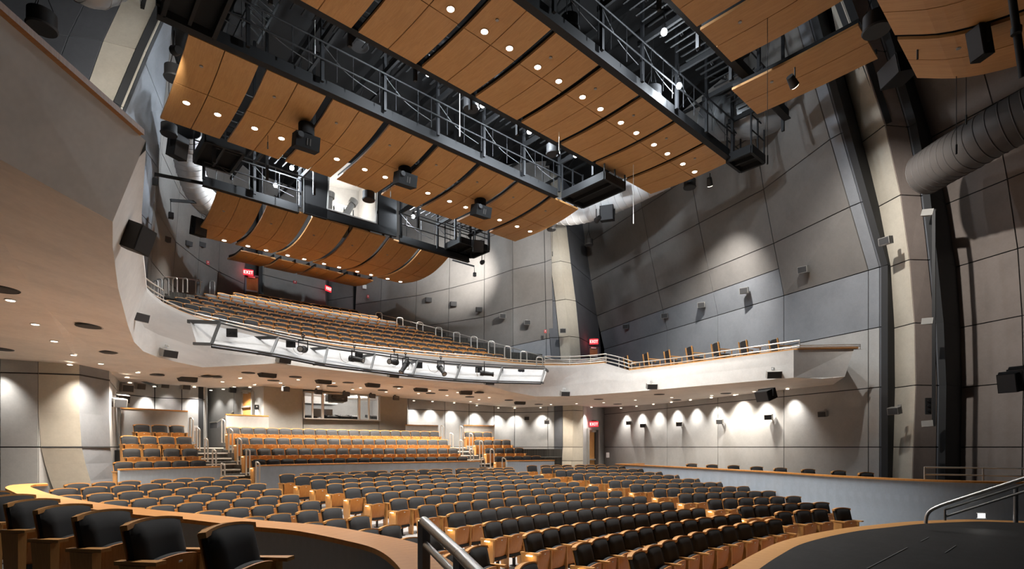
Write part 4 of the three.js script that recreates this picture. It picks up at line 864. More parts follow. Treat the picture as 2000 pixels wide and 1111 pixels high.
// wedge shaped speakers hung in the soffit
[[365, 741], [521, 733], [631, 746], [727, 753], [821, 762], [909, 768], [1015, 788]].forEach(([x, y], i) => {
  const p = onBuilt(x, y - 3, SOFFIT, 0.04) || atE(x, y, soffE), o = thing('wedge_speaker', `dark wedge speaker hanging from the soffit, ${ord(i + 1)} from the left`, 'speaker', p, turnTo(9.3 - plan(p)[0], 2 - plan(p)[1]), 'wedge speakers in the soffit');
  const s = new THREE.Shape([[-0.2, 0.02], [0.22, 0.02], [0.18, -0.13], [-0.02, -0.13]].map(q => new THREE.Vector2(...q)));
  mesh('cabinet', new THREE.ExtrudeGeometry(s, { depth: 0.56, bevelEnabled: true, bevelSize: 0.01, bevelThickness: 0.01, bevelSegments: 1 }).translate(0, 0, -0.28).rotateY(-Math.PI / 2), M.grille, o);
  mesh('grille', bx(0.52, 0.012, 0.19, 0, -0.145, 0.08), M.speakerGrille, o);
});
// wall washers: a can close to the wall throwing a scallop of light down it
function washer(p, n, label, k = 1) {
  const q = p.clone().add(new THREE.Vector3(n[0] * 0.42, 0, -n[1] * 0.42)), o = thing('wall_washer', label, 'downlight', q, 0, 'wall washers');
  mesh('lens', cyl(0.06, 0.06, 0.03, 14), M.glowCan, o); mesh('trim_ring', new THREE.TorusGeometry(0.075, 0.012, 6, 16).rotateX(Math.PI / 2), M.white, o);
  spot(q.clone().add(new THREE.Vector3(0, -0.05, 0)), p.clone().add(new THREE.Vector3(0, -3.0, 0)), POWER.wash * k, NEUTRAL, 0.74, 1, 2);
}
{
  const a = planD(1303, wallD(1303)), b = planD(1696, wallD(1696));
  [1224, 1254.5, 1288, 1323.5, 1361, 1402, 1448, 1497, 1552].forEach((x, i) => { const p = onPlane(x, 780, a, b); p.y = 2.38 + EYE; washer(p, nFar, `wall washer lighting the far side wall, ${ord(i + 1)} from the door end`, i === 6 || i === 7 ? 0.75 : i === 8 ? 1.0 : 1.25); });
  const along2 = (xs, ks, l, k) => xs.forEach((x, i) => { for (let j = 0; j + 1 < ks.length; j++) { const [A, B2] = [U[ks[j]][0], U[ks[j + 1]][0]]; if (x >= A && x <= B2) { const pa = UP[ks[j]], pb = UP[ks[j + 1]], p = onPlane(x, 790, pa.p, pb.p), d = [pb.p[1] - pa.p[1], -(pb.p[0] - pa.p[0])], n = Math.hypot(...d); const s = (10 - plan(p)[0]) * d[0] + (10 - plan(p)[1]) * d[1] > 0 ? 1 : -1; p.y = Math.min(pa.E, pb.E) - 0.03 + EYE; washer(p, [d[0] / n * s, d[1] / n * s], `${l}, ${ord(i + 1)} from the left`, k); break; } } });
  along2([804, 840, 880, 927, 970.5, 1009, 1059], ['f0b', 'f1', 'f2', 'f3', 'f4', 'f5'], 'wall washer lighting the rear wall right of the booth', 1.25);
  along2([1142], ['f8', 'f9'], 'wall washer beside the lower exit sign', 1.2);
  along2([285, 327, 381], ['n5', 'n6', 'n6b', 'n7'], 'wall washer lighting the rear wall left of the booth', 1.2);
  along2([218, 226], ['n4', 'n5'], 'wall washer on the oblique wall beside the near column', 0.7);
  along2([2], ['n0', 'n1', 'n2'], 'wall washer on the grey wall at the far left edge', 0.8);
  along2([150], ['n2', 'n3'], 'wall washer on the near cream column', 0.3);
  along2([428, 452, 506], ['n8', 'n9', 'n10'], 'wall washer in the recess by the left rear door', 0.28);
}
// ---- small box speakers on brackets
function surround(p, towards, label, s = 1, mat = M.camGrey, drop = 0.2) {
  const o = thing('wall_speaker', label, 'speaker', p, turnTo(towards[0] - plan(p)[0], towards[1] - plan(p)[1]), 'small wall speakers');
  const body = mesh('cabinet', bx(0.3 * s, 0.22 * s, 0.24 * s, 0, 0, 0.28 * s).rotateX(drop), mat, o);
  mesh('grille', bx(0.27 * s, 0.19 * s, 0.015, 0, 0, 0.405 * s).rotateX(drop), M.speakerGrille, body);
  mesh('bracket', [bx(0.1 * s, 0.16 * s, 0.03, 0, 0.06 * s, 0.01), beam(new THREE.Vector3(0, 0.05 * s, 0), new THREE.Vector3(0, 0.03 * s, 0.2 * s), 0.04 * s, 0.04 * s)], mat, o);
  return o;
}
{
  const a = planD(1303, wallD(1303)), b = planD(1696, wallD(1696)), c = [9.5, 8];
  [[1228, 824], [1256, 829], [1328, 826], [1408, 821], [1505, 812], [1613, 806]].forEach(([x, y], i) => surround(onPlane(x, y, a, b), c, `grey wall speaker under the far box, ${ord(i + 1)} from the door end`));
  [[1222, 638, 0.2], [1299, 617, 0.12], [1372, 596, 0.1], [1457, 568, 0.2], [1575, 527, 0.3]].forEach(([x, y, t], i) => { const A = along(a, nFar, t), B2 = along(b, nFar, t); surround(onPlane(x, y, A, B2), c, `grey wall speaker above the far box, ${ord(i + 1)} from the exit sign end`, 1.15); });
  surround(atD(1740, 470, 18.0), c, 'grey speaker high on the face of the large cream rib', 1.1); surround(atD(1757, 799, 18.2), c, 'grey speaker low on the face of the large cream rib', 1.1);
  surround(atD(1099, 646, 30.3), c, 'grey speaker on the slender cream rib above the balcony', 1.1);
  [[835, 586, 33.0], [884, 594, 32.6], [934, 605, 32], [980.5, 617.5, 31.4], [1029, 630, 31.1]].forEach(([x, y, d], i) => surround(atD(x, y, d), c, `dark wall speaker above the right balcony rail, ${ord(i + 1)} from the left`, 1.2, i < 3 ? M.speakerGrille : M.camGrey));
  [[318, 467, 23], [363, 476, 25.6], [390, 478, 27]].forEach(([x, y, d], i) => surround(atD(x, y, d), c, `dark wall speaker on the left balcony wall, ${ord(i + 1)} from the left`, 1.0, M.speakerGrille));
  [[1028, 815, 32.3], [1067.5, 822.5, 31.9]].forEach(([x, y, d], i) => surround(atD(x, y, d), c, i ? 'grey wall speaker on the rear wall next to the slender column' : 'dark grey speaker on the rear wall left of the slender column'));
  [[617.5, 764, 23.6], [672.5, 768, 24.8], [724, 772, 26], [450, 761, 25.8], [553, 758, 23.2], [771, 776, 27]].forEach(([x, y, d], i) => surround(atD(x, y, d), c, ['black speaker above the booth window, left of the projector', 'black speaker above the booth window, over the projector', 'black speaker above the right panes of the booth window', 'black speaker beside the left rear door frame', 'small speaker on the booth front left of the window', 'small speaker on the booth front right of the window'][i], 0.9, M.speaker));
  [[240, 755, 20.5], [231, 776, 19.6], [222, 783, 18.2]].forEach(([x, y, d], i) => surround(atD(x, y, d), [6, 10], `grey speaker on the oblique wall by the near column, ${ord(i + 1)} from the top`, 1.3));
  [[265, 752, 21.6], [313, 750, 22.8], [355, 753, 23]].forEach(([x, y, d], i) => surround(atD(x, y, d), c, `pale speaker high on the left rear wall, ${ord(i + 1)} from the left`, 1.1));
}
// speakers on the balcony front
[[249, 455, 5.9, 1.5], [267, 617, 9.6, 1.3], [327, 689, 14.0, 1.4], [553, 702, 16.7, 1.5], [767.5, 731, 19.3, 1.5], [955, 746, 21.2, 1.5], [1103, 768, 24.2, 1.5], [1272.5, 754, 21.3, 1.5], [1511, 731, 17.9, 1.7]].forEach(([x, y, d, s], i) => {
  const big = i === 0, p = onBuilt(x, y, FRONT, 0.2) || atD(x, y, d), o = thing('balcony_speaker', ['large dark box speaker on the near balcony front, highest one', 'dark box speaker on the near balcony front, below the large one', 'grey box speaker where the balcony front curves at left', 'grey box speaker under the second lamp bay of the balcony', 'grey box speaker under the middle lamp bays of the balcony', 'grey box speaker under the right lamp bay of the balcony', 'grey box speaker on the balcony front before the slender column', 'grey box speaker on the back half of the far box front', 'grey box speaker near the stage end of the far box front'][i], 'speaker', p, turnTo(9.3 - plan(p)[0], 1 - plan(p)[1]), 'box speakers on the balcony front');
  const w = 0.28 * s, h = 0.145 * s, g = big ? mesh('cabinet', bx(0.3, 0.34, 0.3, 0, -0.02, 0.1).rotateX(0.35), M.grille, o) : mesh('cabinet', bx(w, h, 0.26, 0, 0, 0.02).rotateX(0.3), M.camGrey, o);
  mesh('grille', big ? bx(0.27, 0.31, 0.02, 0, -0.02, 0.255).rotateX(0.35) : bx(w * 0.94, h * 0.88, 0.02, 0, 0, 0.155).rotateX(0.3), M.speakerGrille, g);
  mesh('bracket', [bx(0.12, 0.22, 0.03, 0, 0.16, -0.12), cyl(0.05, 0.05, 0.04, 12, 0, 0.2, -0.02)], big ? M.steel : M.plastic, o);
});
// ---- exit signs
const font = await new FontLoader().loadAsync('fonts/droid/droid_sans_bold.typeface.json');
[[1160, 667, 32.2, 'red exit sign over the far upper box door'], [1160, 828, 32.0, 'red exit sign over the lower far side door'], [485, 532, 30.6, 'red exit sign over the left door at the back of the balcony'], [641, 564, 33.2, 'red exit sign at the right end of the balcony rear bay']].forEach(([x, y, d, label], i) => {
  const p = atD(x, y, d), o = thing('exit_sign', label, 'exit sign', p, turnTo(-plan(p)[0], -plan(p)[1])); if (i === 3) o.rotation.y += 0.9;
  const t = new TextGeometry('EXIT', { font, size: 0.17, depth: 0.012, curveSegments: 3 }); t.center(); t.translate(0, 0, 0.05);
  mesh('sign_face', bx(0.52, 0.32, 0.06), M.exit, o); mesh('lettering', t, M.exitText, o); mesh('mount', bx(0.3, 0.06, 0.08, 0, 0.2, -0.02), M.steelPaint, o);
  const q = p.clone().add(new THREE.Vector3(0, 0, 0.25).applyAxisAngle(Y, o.rotation.y)); point(q, 0.4, new THREE.Color(1, 0.05, 0.07), 8);
});
// ---- doors
function door(name, label, pts, leafMat, opt = {}) {
  const [a, b, c, d] = pts, o = struct(name, label);
  mesh('leaf', panelGeo(a, b, c, d, 0.02, 0.06), leafMat, o);
  mesh('frame', [beam(a, d, 0.16, 0.1), beam(b, c, 0.16, 0.1), beam(d, c, 0.16, 0.1)], opt.frame || M.camGrey, o);
  const m = a.clone().lerp(b, 0.5), u = d.clone().sub(a), n = quadNormal(a, b, c, d);
  mesh('push_bar', [beam(a.clone().lerp(b, 0.1).addScaledVector(u, 0.46).addScaledVector(n, 0.06), b.clone().lerp(a, 0.1).addScaledVector(u, 0.46).addScaledVector(n, 0.06), 0.06, 0.08)], M.stainless, o);
  mesh('closer', [beam(d.clone().lerp(c, 0.25).addScaledVector(u, -0.05).addScaledVector(n, 0.06), d.clone().lerp(c, 0.75).addScaledVector(u, -0.05).addScaledVector(n, 0.06), 0.07, 0.09)], M.stainless, o);
}
{
  const a = UP.n9.p, b = UP.n10.p; // beside the booth
  const pl = (x, y) => { const p = onPlane(x, y, a, b); return p.addScaledVector(new THREE.Vector3(-p.x, 0, -p.z).normalize(), 0.12); };
  door('door_2', 'light wooden door ajar left of the control booth', [pl(473, 822), pl(493, 821), pl(493, 765), pl(473, 764)], M.maple);
  const q = (x, y) => atD(x, y, 30.9);
  door('door_3', 'dark wooden door under the left exit sign behind the balcony', [q(479, 592), q(506, 596), q(506, 541), q(479, 537)], M.mapleDark, { frame: M.wallDark });
  const r = (x, y) => atD(x, y, 32.6);
  door('door_4', 'wooden door of the far upper box under its exit sign', [r(1149, 712), r(1169, 712), r(1169, 679), r(1149, 677)], M.mapleDark, { frame: M.wallDark });
}
// ================================================================ CONTROL ROOM CONTENTS
{
  const bo = k => { const a = UP.n10.p, b = UP.f0.p, n = [-(b[1] - a[1]), b[0] - a[0]], l = Math.hypot(...n); return [along(a, n, k / l), along(b, n, k / l)]; };
  const inside = (x, y, k) => onPlane(x, y, ...bo(k));
  const lampAt = (x, y, d, w, label) => { const p = inside(x, y, d), o = thing('ceiling_light', label, 'ceiling light', p); mesh('diffuser', bx(w, 0.05, 0.3), M.glowPanel, o); mesh('housing', bx(w + 0.06, 0.04, 0.36, 0, 0.05, 0), M.plastic, o); point(p.clone().add(new THREE.Vector3(0, -0.2, 0)), POWER.booth * 0.25, NEUTRAL, 6); };
  lampAt(640, 769, 1.6, 1.2, 'bright ceiling light behind the second pane of the booth'); lampAt(697, 774, 2.2, 0.8, 'bright ceiling light behind the right half of the booth');
  const desk = thing('mixing_desk', 'long counter with mixing consoles along the booth window', 'desk', null);
  const l = (x, y, d) => inside(x, y, d);
  mesh('counter', beam(l(600, 818.5, 0.75), l(735, 822, 0.75), 0.8, 0.05), M.wallDark, desk);
  for (const [x, w] of [[603, 0.6], [648, 0.9], [672, 0.8], [690, 0.5], [729, 0.7]]) { const p = l(x, 814.5, 0.75); mesh('console', bx(w, 0.14, 0.5).rotateX(0.2).rotateY(0.25).translate(p.x, p.y, p.z), x % 2 ? M.steelPaint : M.speaker, desk); for (let i = 0; i < 10; i++) mesh('control_knob', bx(0.03, 0.02, 0.03).translate(p.x + (i % 5 - 2) * w * 0.18, p.y + 0.09, p.z + (i > 4 ? 0.08 : -0.05)), M.plastic, desk); }
  const mon = (x, y, d, label) => { const p = l(x, y, d), o = thing('monitor', label, 'monitor', p, turnTo(9, 30)); mesh('screen_back', bx(0.62, 0.4, 0.04), M.camGrey, o); mesh('screen_face', bx(0.58, 0.36, 0.01, 0, 0, 0.025), M.screen, o); mesh('stand', [bx(0.06, 0.2, 0.05, 0, -0.28, -0.02), bx(0.25, 0.02, 0.18, 0, -0.37, 0)], M.camGrey, o); };
  mon(621, 806, 0.9, 'grey computer monitor behind the left booth panes'); mon(637, 807, 0.9, 'second grey monitor beside the booth mullion');
  const pr = l(657, 777, 0.8), o = thing('booth_projector', 'large black projector hung behind the booth window', 'projector', pr, turnTo(-0.2, -1));
  mesh('body', bx(0.95, 0.36, 0.7), M.speaker, o); mesh('lens', cyl(0.11, 0.13, 0.2, 20).rotateX(Math.PI / 2).translate(-0.2, 0, 0.42), M.steel, o); mesh('hanger', [bx(0.7, 0.03, 0.5, 0, -0.22, 0), cyl(0.03, 0.03, 0.4, 8, 0, 0.35, 0)], M.camGrey, o);
  const wb = l(624, 781, 3.6), w = thing('wall_cabinet', 'white wall unit behind the left panes of the booth', 'cabinet', wb, turnTo(0, -1)); mesh('body', bx(1.9, 0.42, 0.35), M.plastic, w); mesh('door', bx(0.9, 0.38, 0.02, -0.47, 0, 0.18), M.white, w); mesh('door', bx(0.9, 0.38, 0.02, 0.47, 0, 0.18), M.white, w);
}
// ================================================================ RAILINGS
const vec = (p, e) => V(p[0], p[1], e);
function lineRail(name, label, pts, heights, r, postEvery, eBase, mat = M.stainless, group) {
  const o = thing(name, label, 'railing', null, 0, group);
  for (const h of heights) mesh('rail', tube(pts.map((p, i) => vec(p, (typeof eBase === 'function' ? eBase(i) : eBase) + h)), r, pts.length * 4, 8), mat, o);
  const top = Math.max(...heights);
  pts.forEach((p, i) => { if (i % postEvery === 0 || i === pts.length - 1) { const e = typeof eBase === 'function' ? eBase(i) : eBase; mesh('post', bar(vec(p, e), vec(p, e + top), r * 0.8, 8), mat, o); } });
  return o;
}
{
  const rimPts = (i0, i1, k) => ST.slice(i0, i1 + 1).map(s => towardsHall(s[2], k));
  const main = smoothLine(rimPts(4, 20, -0.28), 48);
  lineRail('balcony_rail', 'low double pipe rail along the main balcony rim before the first row', main, [0.1, 0.2], 0.02, 6, ERm + 0.02, M.stainless);
  lineRail('balcony_rail', 'taller triple rail at the right corner of the balcony by the slender rib', smoothLine([17, 18, 19, 20].map(i => towardsHall(ST[i][2], -0.3)), 12), [0.15, 0.3, 0.46], 0.022, 4, ERm, M.stainless);
  lineRail('balcony_rail', 'stepped pipe rail going down to the far upper box', [towardsHall(ST[20][2], -0.3), lerpLB(towardsHall(ST[20][2], -0.3), towardsHall(ST[21][2], -0.3), 0.5), towardsHall(ST[21][2], -0.3)], [0.12, 0.28, 0.44], 0.022, 1, i => [ERm, 3.62, ERs][i], M.stainless);
  lineRail('balcony_rail', 'double pipe rail along the front of the far upper box', smoothLine(rimPts(21, 24, -0.25), 24), [0.14, 0.34], 0.022, 4, ERs, M.stainless);
  lineRail('balcony_rail', 'low pipe rail at the stage end of the far upper box', [towardsHall(ST[24][2], -0.25), towardsHall(farE[2], -0.25)], [0.1, 0.16], 0.018, 1, ERs, M.stainless);
  lineRail('balcony_rail', 'curved triple rail at the left corner of the balcony', smoothLine([3, 4, 5, 6].map(i => towardsHall(ST[i][2], -0.3)).concat([towardsHall(planE(345, 604, ERm), -0.35)]), 16), [0.16, 0.34, 0.52], 0.022, 5, ERm, M.stainless);
  // wall handrail climbing behind the right of the balcony
  const hr = [[742, 614, 32.5], [800, 628, 32], [860, 643, 31.6], [930, 661, 31.2], [1000, 679, 30.4], [1084, 703, 28.5]].map(q => atD(...q));
  const o = thing('wall_handrail', 'sloping stainless handrail on the wall right of the balcony', 'railing'); mesh('rail', tube(hr, 0.028, 40, 8), M.stainless, o); hr.slice(1, -1).forEach(p => mesh('bracket', bar(p, p.clone().add(new THREE.Vector3(0.25, -0.06, -0.2)), 0.015, 6), M.stainless, o));
  const hl = [[284, 538, 21], [330, 541, 23.8], [375, 546, 26], [395, 551, 27]].map(q => atD(...q)), o2 = thing('wall_handrail', 'stainless handrail on the wall at the left of the balcony', 'railing'); mesh('rail', tube(hl, 0.028, 30, 8), M.stainless, o2); hl.slice(1, -1).forEach(p => mesh('bracket', bar(p, p.clone().add(new THREE.Vector3(-0.25, -0.06, -0.15)), 0.015, 6), M.stainless, o2));
}
// upside-down U grab rails beside steps
const dOf = (x, R) => depthOf(...polar(R, thAt(x, R)));
function hoop(x, y, w, h, d, label, group, tilt = 0, r = 0.028) {
  const a = atD(x, y, d), px = d / F, o = thing('grab_rail', label, 'railing', null, 0, group);
  const side = new THREE.Vector3(CA * w * px, 0, SA * w * px); // along the picture plane
  const b = a.clone().add(side).add(new THREE.Vector3(0, tilt * px, 0));
  const a0 = a.clone().add(new THREE.Vector3(0, -h * px, 0)), b0 = b.clone().add(new THREE.Vector3(0, -h * px - tilt * px, 0));
  mesh('loop', pipe([a0, a, b, b0], r, 8, Math.min(0.12, w * px * 0.45)), M.stainless, o);
  mesh('foot_plate', [cyl(0.045, 0.045, 0.015, 12, a0.x, a0.y, a0.z), cyl(0.045, 0.045, 0.015, 12, b0.x, b0.y, b0.z)], M.stainless, o);
}
[[734, 610, 12], [775, 620, 12], [814, 629, 12], [851, 639, 12], [886, 648.5, 12], [920, 657, 12], [954, 666, 12], [985.5, 676, 12], [1017, 686, 12], [1048, 697, 12]].forEach(([x, y, w], i) => hoop(x, y, w, 26, [31.6, 30.9, 30.2, 29.4, 28.6, 27.8, 27, 26.2, 25.4, 24.6][i], `U-shaped grab rail at the right end of balcony row ${ord(10 - i)}`, 'right balcony grab rails', -1, 0.028));
[[300, 548, 8], [307, 545, 9], [320, 543.5, 9], [337, 543, 9], [357, 543.5, 9], [382, 546, 9], [410, 549, 9]].forEach(([x, y, w], i) => hoop(x, y, w, i > 2 ? 27 : 34, [19, 20, 21.3, 22.8, 24.4, 26, 27.6][i], `U-shaped grab rail at the left end of the balcony, ${ord(i + 1)} from the left`, 'left balcony grab rails', 0, 0.028));
// loops on the rear aisles
[[371, 814, 6, 48, 32.3], [384, 834, 6, 46, 31.3], [400, 855, 6, 46, 30.3], [415, 877, 7, 42, 29.2], [432, 904, 7, 30, 28.1]].forEach(([x, y, w, h, d], i) => hoop(x, y, w, h, dOf(x, d), `tall grab rail left of the left rear stairs, ${ord(i + 1)} from the top`, 'left aisle grab rails', -4));
[[433, 818, 6, 46, 32.3], [447, 836, 7, 48, 31.3], [464, 855, 7, 52, 30.3], [481, 876, 7, 52, 29.1], [500, 901, 7, 42, 27.9]].forEach(([x, y, w, h, d], i) => hoop(x, y, w, h, dOf(x, d), `tall grab rail right of the left rear stairs, ${ord(i + 1)} from the top`, 'left aisle grab rails', -4));
[[861, 830, 6, 26, 32.4], [879, 845, 6, 28, 31.3], [898, 859, 6, 30, 30.3], [919, 876, 6, 26, 29.2], [940, 893, 7, 18, 28]].forEach(([x, y, w, h, d], i) => hoop(x, y, w, h, dOf(x, d), `grab rail left of the right rear stairs, ${ord(i + 1)} from the top`, 'right aisle grab rails', -3));
[[898, 831, 6, 34, 32.4], [917, 845, 6, 40, 31.3], [937, 860, 6, 38, 30.3], [958, 876, 7, 38, 29.1], [981, 893, 7, 26, 27.9]].forEach(([x, y, w, h, d], i) => hoop(x, y, w, h, dOf(x, d), `grab rail right of the right rear stairs, ${ord(i + 1)} from the top`, 'right aisle grab rails', -3));
// handrail at the left rear door ramp
{
  const o = thing('wall_handrail', 'handrail with a dark panel rising to the left rear door', 'railing'), a = atD(410, 825, 25.5), b = atD(424, 824, 25.3), c = atD(457, 803, 25.6);
  mesh('rail', [bar(a, b, 0.03), bar(b, c, 0.03)], M.stainless, o); const dn = new THREE.Vector3(0, -0.28, 0);
  mesh('infill', quads([[a, b, b.clone().add(dn), a.clone().add(dn)], [b, c, c.clone().add(dn), b.clone().add(dn)]]), M.wallDark, o);
}
// foreground stair handrail on the end of the near parapet
{
  const o = thing('stair_handrail', 'brushed steel double stair handrail on the near end of the oak cap', 'railing');
  const a = atE(826, 1015, -0.40), d = 2.9, A = atD(828, 1018, 2.95), B2 = atD(898, 1082, 2.45), C2 = atD(985, 1170, 1.95), post0 = atD(824, 1093, 2.95);
  const A2 = atD(829, 1061, 2.95), B3 = atD(892, 1125, 2.45), C3 = atD(960, 1205, 1.95);
  mesh('top_rail', [bar(A, B2, 0.028, 16), bar(B2, C2, 0.028, 16), new THREE.SphereGeometry(0.028, 12, 10).translate(A.x, A.y, A.z), new THREE.SphereGeometry(0.03, 12, 10).translate(B2.x, B2.y, B2.z)], M.stainless, o);
  mesh('lower_rail', [bar(A2, B3, 0.019, 14), bar(B3, C3, 0.019, 14)], M.stainless, o);
  const dn = p => new THREE.Vector3(p.x, 0.62, p.z);
  mesh('post', [beam(A, dn(A), 0.05, 0.05)], M.aluminium, o); mesh('post', [beam(B2, dn(B2), 0.045, 0.045)], M.aluminium, o);
}
// stage side handrail at the right
{
  const o = thing('stair_handrail', 'stainless handrail rising from the stage edge at the right', 'railing'), r = (x, y, d) => atD(x, y, d);
  mesh('top_rail', pipe([r(1808, 1022, 9.6), r(1810, 1000, 9.6), r(1836, 987, 9.5), r(2010, 931, 8.6)], 0.03, 10, 0.12), M.stainless, o);
  mesh('inner_frame', [bar(r(1846, 1016, 9.45), r(1846, 995, 9.45), 0.02), bar(r(1846, 995, 9.45), r(2010, 943, 8.6), 0.02), bar(r(1848, 1008, 9.45), r(2010, 957, 8.6), 0.02), bar(r(1984, 1020, 8.8), r(1984, 952, 8.8), 0.03)], M.aluminium, o);
  mesh('glass_infill', quads([[r(1850, 1014, 9.45), r(1982, 1014, 8.8), r(1982, 962, 8.8), r(1850, 1004, 9.45)]]), M.glass, o);
  const l = thing('step_light', 'small glowing square step light beside the stage rail', 'step light', r(1917, 1007, 9.9), turnTo(-0.8, -0.6)); mesh('lens', bx(0.11, 0.08, 0.02), M.glowPanel, l); mesh('bezel', [bx(0.15, 0.015, 0.025, 0, 0.05, 0), bx(0.15, 0.015, 0.025, 0, -0.05, 0)], M.plastic, l); point(r(1913, 1007, 9.7), 0.05, NEUTRAL);
  const b = thing('parapet_rail', 'low double rail on the far parapet before the brown wall', 'railing'), q = x => planE(x, interp([1700, 1800, 1900, 2000, 2100], [931, 936, 938, 940.5, 941], x), -0.82);
  const P = [1806, 1860, 1920, 2000, 2080].map(q); for (const h of [0.31, 0.13]) mesh('rail', tube(P.map(p => vec(p, -0.82 + h)), 0.02, 24, 8), M.stainless, b); [0, 2, 4].forEach(i => mesh('post', bar(vec(P[i], -0.82), vec(P[i], -0.5), 0.02), M.stainless, b));
}
// ================================================================ LIGHTING BAYS ON THE BALCONY FRONT
const tTop = [[429, 630], [543, 659], [640, 679], [732, 692], [816, 704], [900, 712], [981, 717], [1064, 720]].map(([x, y]) => atE(x, y, 3.38));
const tBot = [[413, 672], [530, 690], [633, 710], [724, 722], [806, 732], [890, 740], [972, 744], [1057, 746]].map(([x, y]) => atE(x, y, 2.72));
{
  const o = thing('lighting_rail', 'grey steel lighting rail with slanted frames along the balcony front', 'lighting rail');
  mesh('top_pipe', tube(tTop, 0.03, 60, 8), M.railGrey, o); mesh('top_pipe', tube(tTop.map(p => p.clone().add(new THREE.Vector3(0, 0.09, 0))), 0.022, 60, 8), M.railGrey, o);
  mesh('bottom_pipe', tube(tBot, 0.03, 60, 8), M.railGrey, o); mesh('bottom_pipe', tube(tBot.map(p => p.clone().add(new THREE.Vector3(0, -0.07, 0))), 0.03, 60, 8), M.steelPaint, o);
  tTop.forEach((t, i) => { const b = tBot[i], inw = new THREE.Vector3(...[towardsHall(plan(t), -0.8)].map(p => [p[0] - t.x, 0, -p[1] - t.z])[0]); mesh('frame', [beam(t, b, 0.07, 0.045), beam(t, t.clone().add(inw), 0.07, 0.09), beam(b, b.clone().add(inw.clone().multiplyScalar(0.55)), 0.07, 0.07)], M.railGrey, o); });
  for (let i = 0; i < 7; i++) { const s = 0.55, inn = (p, k, dy) => { const q = towardsHall(plan(p), -k); return new THREE.Vector3(q[0], p.y + dy, -q[1]); }; mesh('back_panel', quads([[inn(tBot[i], 0.35, 0.0), inn(tBot[i + 1], 0.35, 0.0), inn(tTop[i + 1], 0.75, 0.05), inn(tTop[i], 0.75, 0.05)]]), M.bayPanel, o); }
  [[453, 650, 15.2], [568, 671, 17.0], [701, 695, 19.3], [818, 713, 20.8], [935, 722, 22.2], [1018, 726.5, 23.3]].forEach(([x, y, d], i) => { const p = atD(x, y, d), b = thing('socket_box', `black socket box in lamp bay ${ord(i + 1)} of the balcony front`, 'socket box', p, turnTo(-0.5, -0.85), 'socket boxes'); mesh('plate', bx(0.28, 0.24, 0.06), M.speaker, b); mesh('socket', [cyl(0.04, 0.04, 0.03, 10).rotateX(Math.PI / 2).translate(-0.06, 0, 0.04), cyl(0.04, 0.04, 0.03, 10).rotateX(Math.PI / 2).translate(0.06, 0, 0.04)], M.steelPaint, b); });
  // profile spotlights on clamps
  [[592, 682, 16.8, 0.15, 0.0], [692, 701, 18.3, 0.2, 1.1], [770, 707, 19.2, 0.1, -0.4], [792, 713, 19.5, 0.9, -0.7], [861, 720, 20.2, 0.7, 0.5], [946, 729, 21.2, 0.1, 1.5]].forEach(([x, y, d, pitch, yaw], i) => {
    const p = atD(x, y, d), o = thing('stage_spotlight', ['black stage spotlight facing out, leftmost on the balcony lighting rail', 'black stage spotlight turned sideways, second from the left on the rail', 'small black spotlight with cable, third along the rail', 'black spotlight tilted steeply down, fourth along the rail', 'black spotlight with a trailing cable, fifth along the rail', 'black spotlight lying level, last one along the rail'][i], 'spotlight', p, turnTo(-0.55, -0.83) + yaw);
    const tilt = g => g.rotateX(pitch);
    mesh('barrel', [cyl(0.075, 0.095, 0.34, 14).rotateX(Math.PI / 2).translate(0, 0, 0.12), cyl(0.11, 0.11, 0.14, 14).rotateX(Math.PI / 2).translate(0, 0, -0.1), cyl(0.1, 0.08, 0.08, 14).rotateX(Math.PI / 2).translate(0, 0, 0.33)].map(tilt), M.speaker, o);
    mesh('lens', tilt(cyl(0.07, 0.07, 0.01, 14).rotateX(Math.PI / 2).translate(0, 0, 0.375)), M.camGrey, o);
    mesh('yoke', [bx(0.02, 0.3, 0.04, -0.14, 0.12, 0), bx(0.02, 0.3, 0.04, 0.14, 0.12, 0), bx(0.3, 0.03, 0.04, 0, 0.27, 0), cyl(0.015, 0.015, 0.16, 8, 0, 0.34, 0)], M.speaker, o);
    mesh('clamp', [new THREE.TorusGeometry(0.04, 0.016, 6, 12).translate(0, 0.43, 0)], M.steel, o);
    mesh('cable', tube([new THREE.Vector3(0, 0, -0.17), new THREE.Vector3(-0.1, -0.12, -0.25), new THREE.Vector3(-0.3, -0.05, -0.3), new THREE.Vector3(-0.4, 0.15, -0.3)], 0.01, 20, 6), M.plastic, o);
  });
}
// ================================================================ THINGS HUNG FROM THE CEILING
[[598, 272, 16.7, 'first from the left'], [792, 346, 19.5, 'second from the left'], [940, 408, 22.0, 'third from the left']].forEach(([x, y, d, l], i) => {
  const p = atD(x, y, d), o = thing('projector', `black projector hung under the middle wood panels, ${l}`, 'projector', p, turnTo(-0.35, -0.9) + 0.3, 'projectors under the wood panels');
  mesh('body', bx(0.72, 0.42, 0.5, 0, -0.1, 0).rotateX(0.25), M.black, o); mesh('vent', [bx(0.04, 0.2, 0.02, -0.03, -0.12, 0.26).rotateX(0.25), bx(0.04, 0.2, 0.02, 0.06, -0.12, 0.26).rotateX(0.25)], M.grille, o);
  mesh('drum', cyl(0.24, 0.24, 0.36, 20, 0.05, 0.36, -0.15), M.black, o); mesh('pole', cyl(0.04, 0.04, 1.2, 10, 0.05, 0.9, -0.15), M.steel, o); mesh('lens', cyl(0.09, 0.1, 0.1, 16).rotateX(Math.PI / 2).translate(-0.24, -0.05, 0.26), M.steelPaint, o);
});
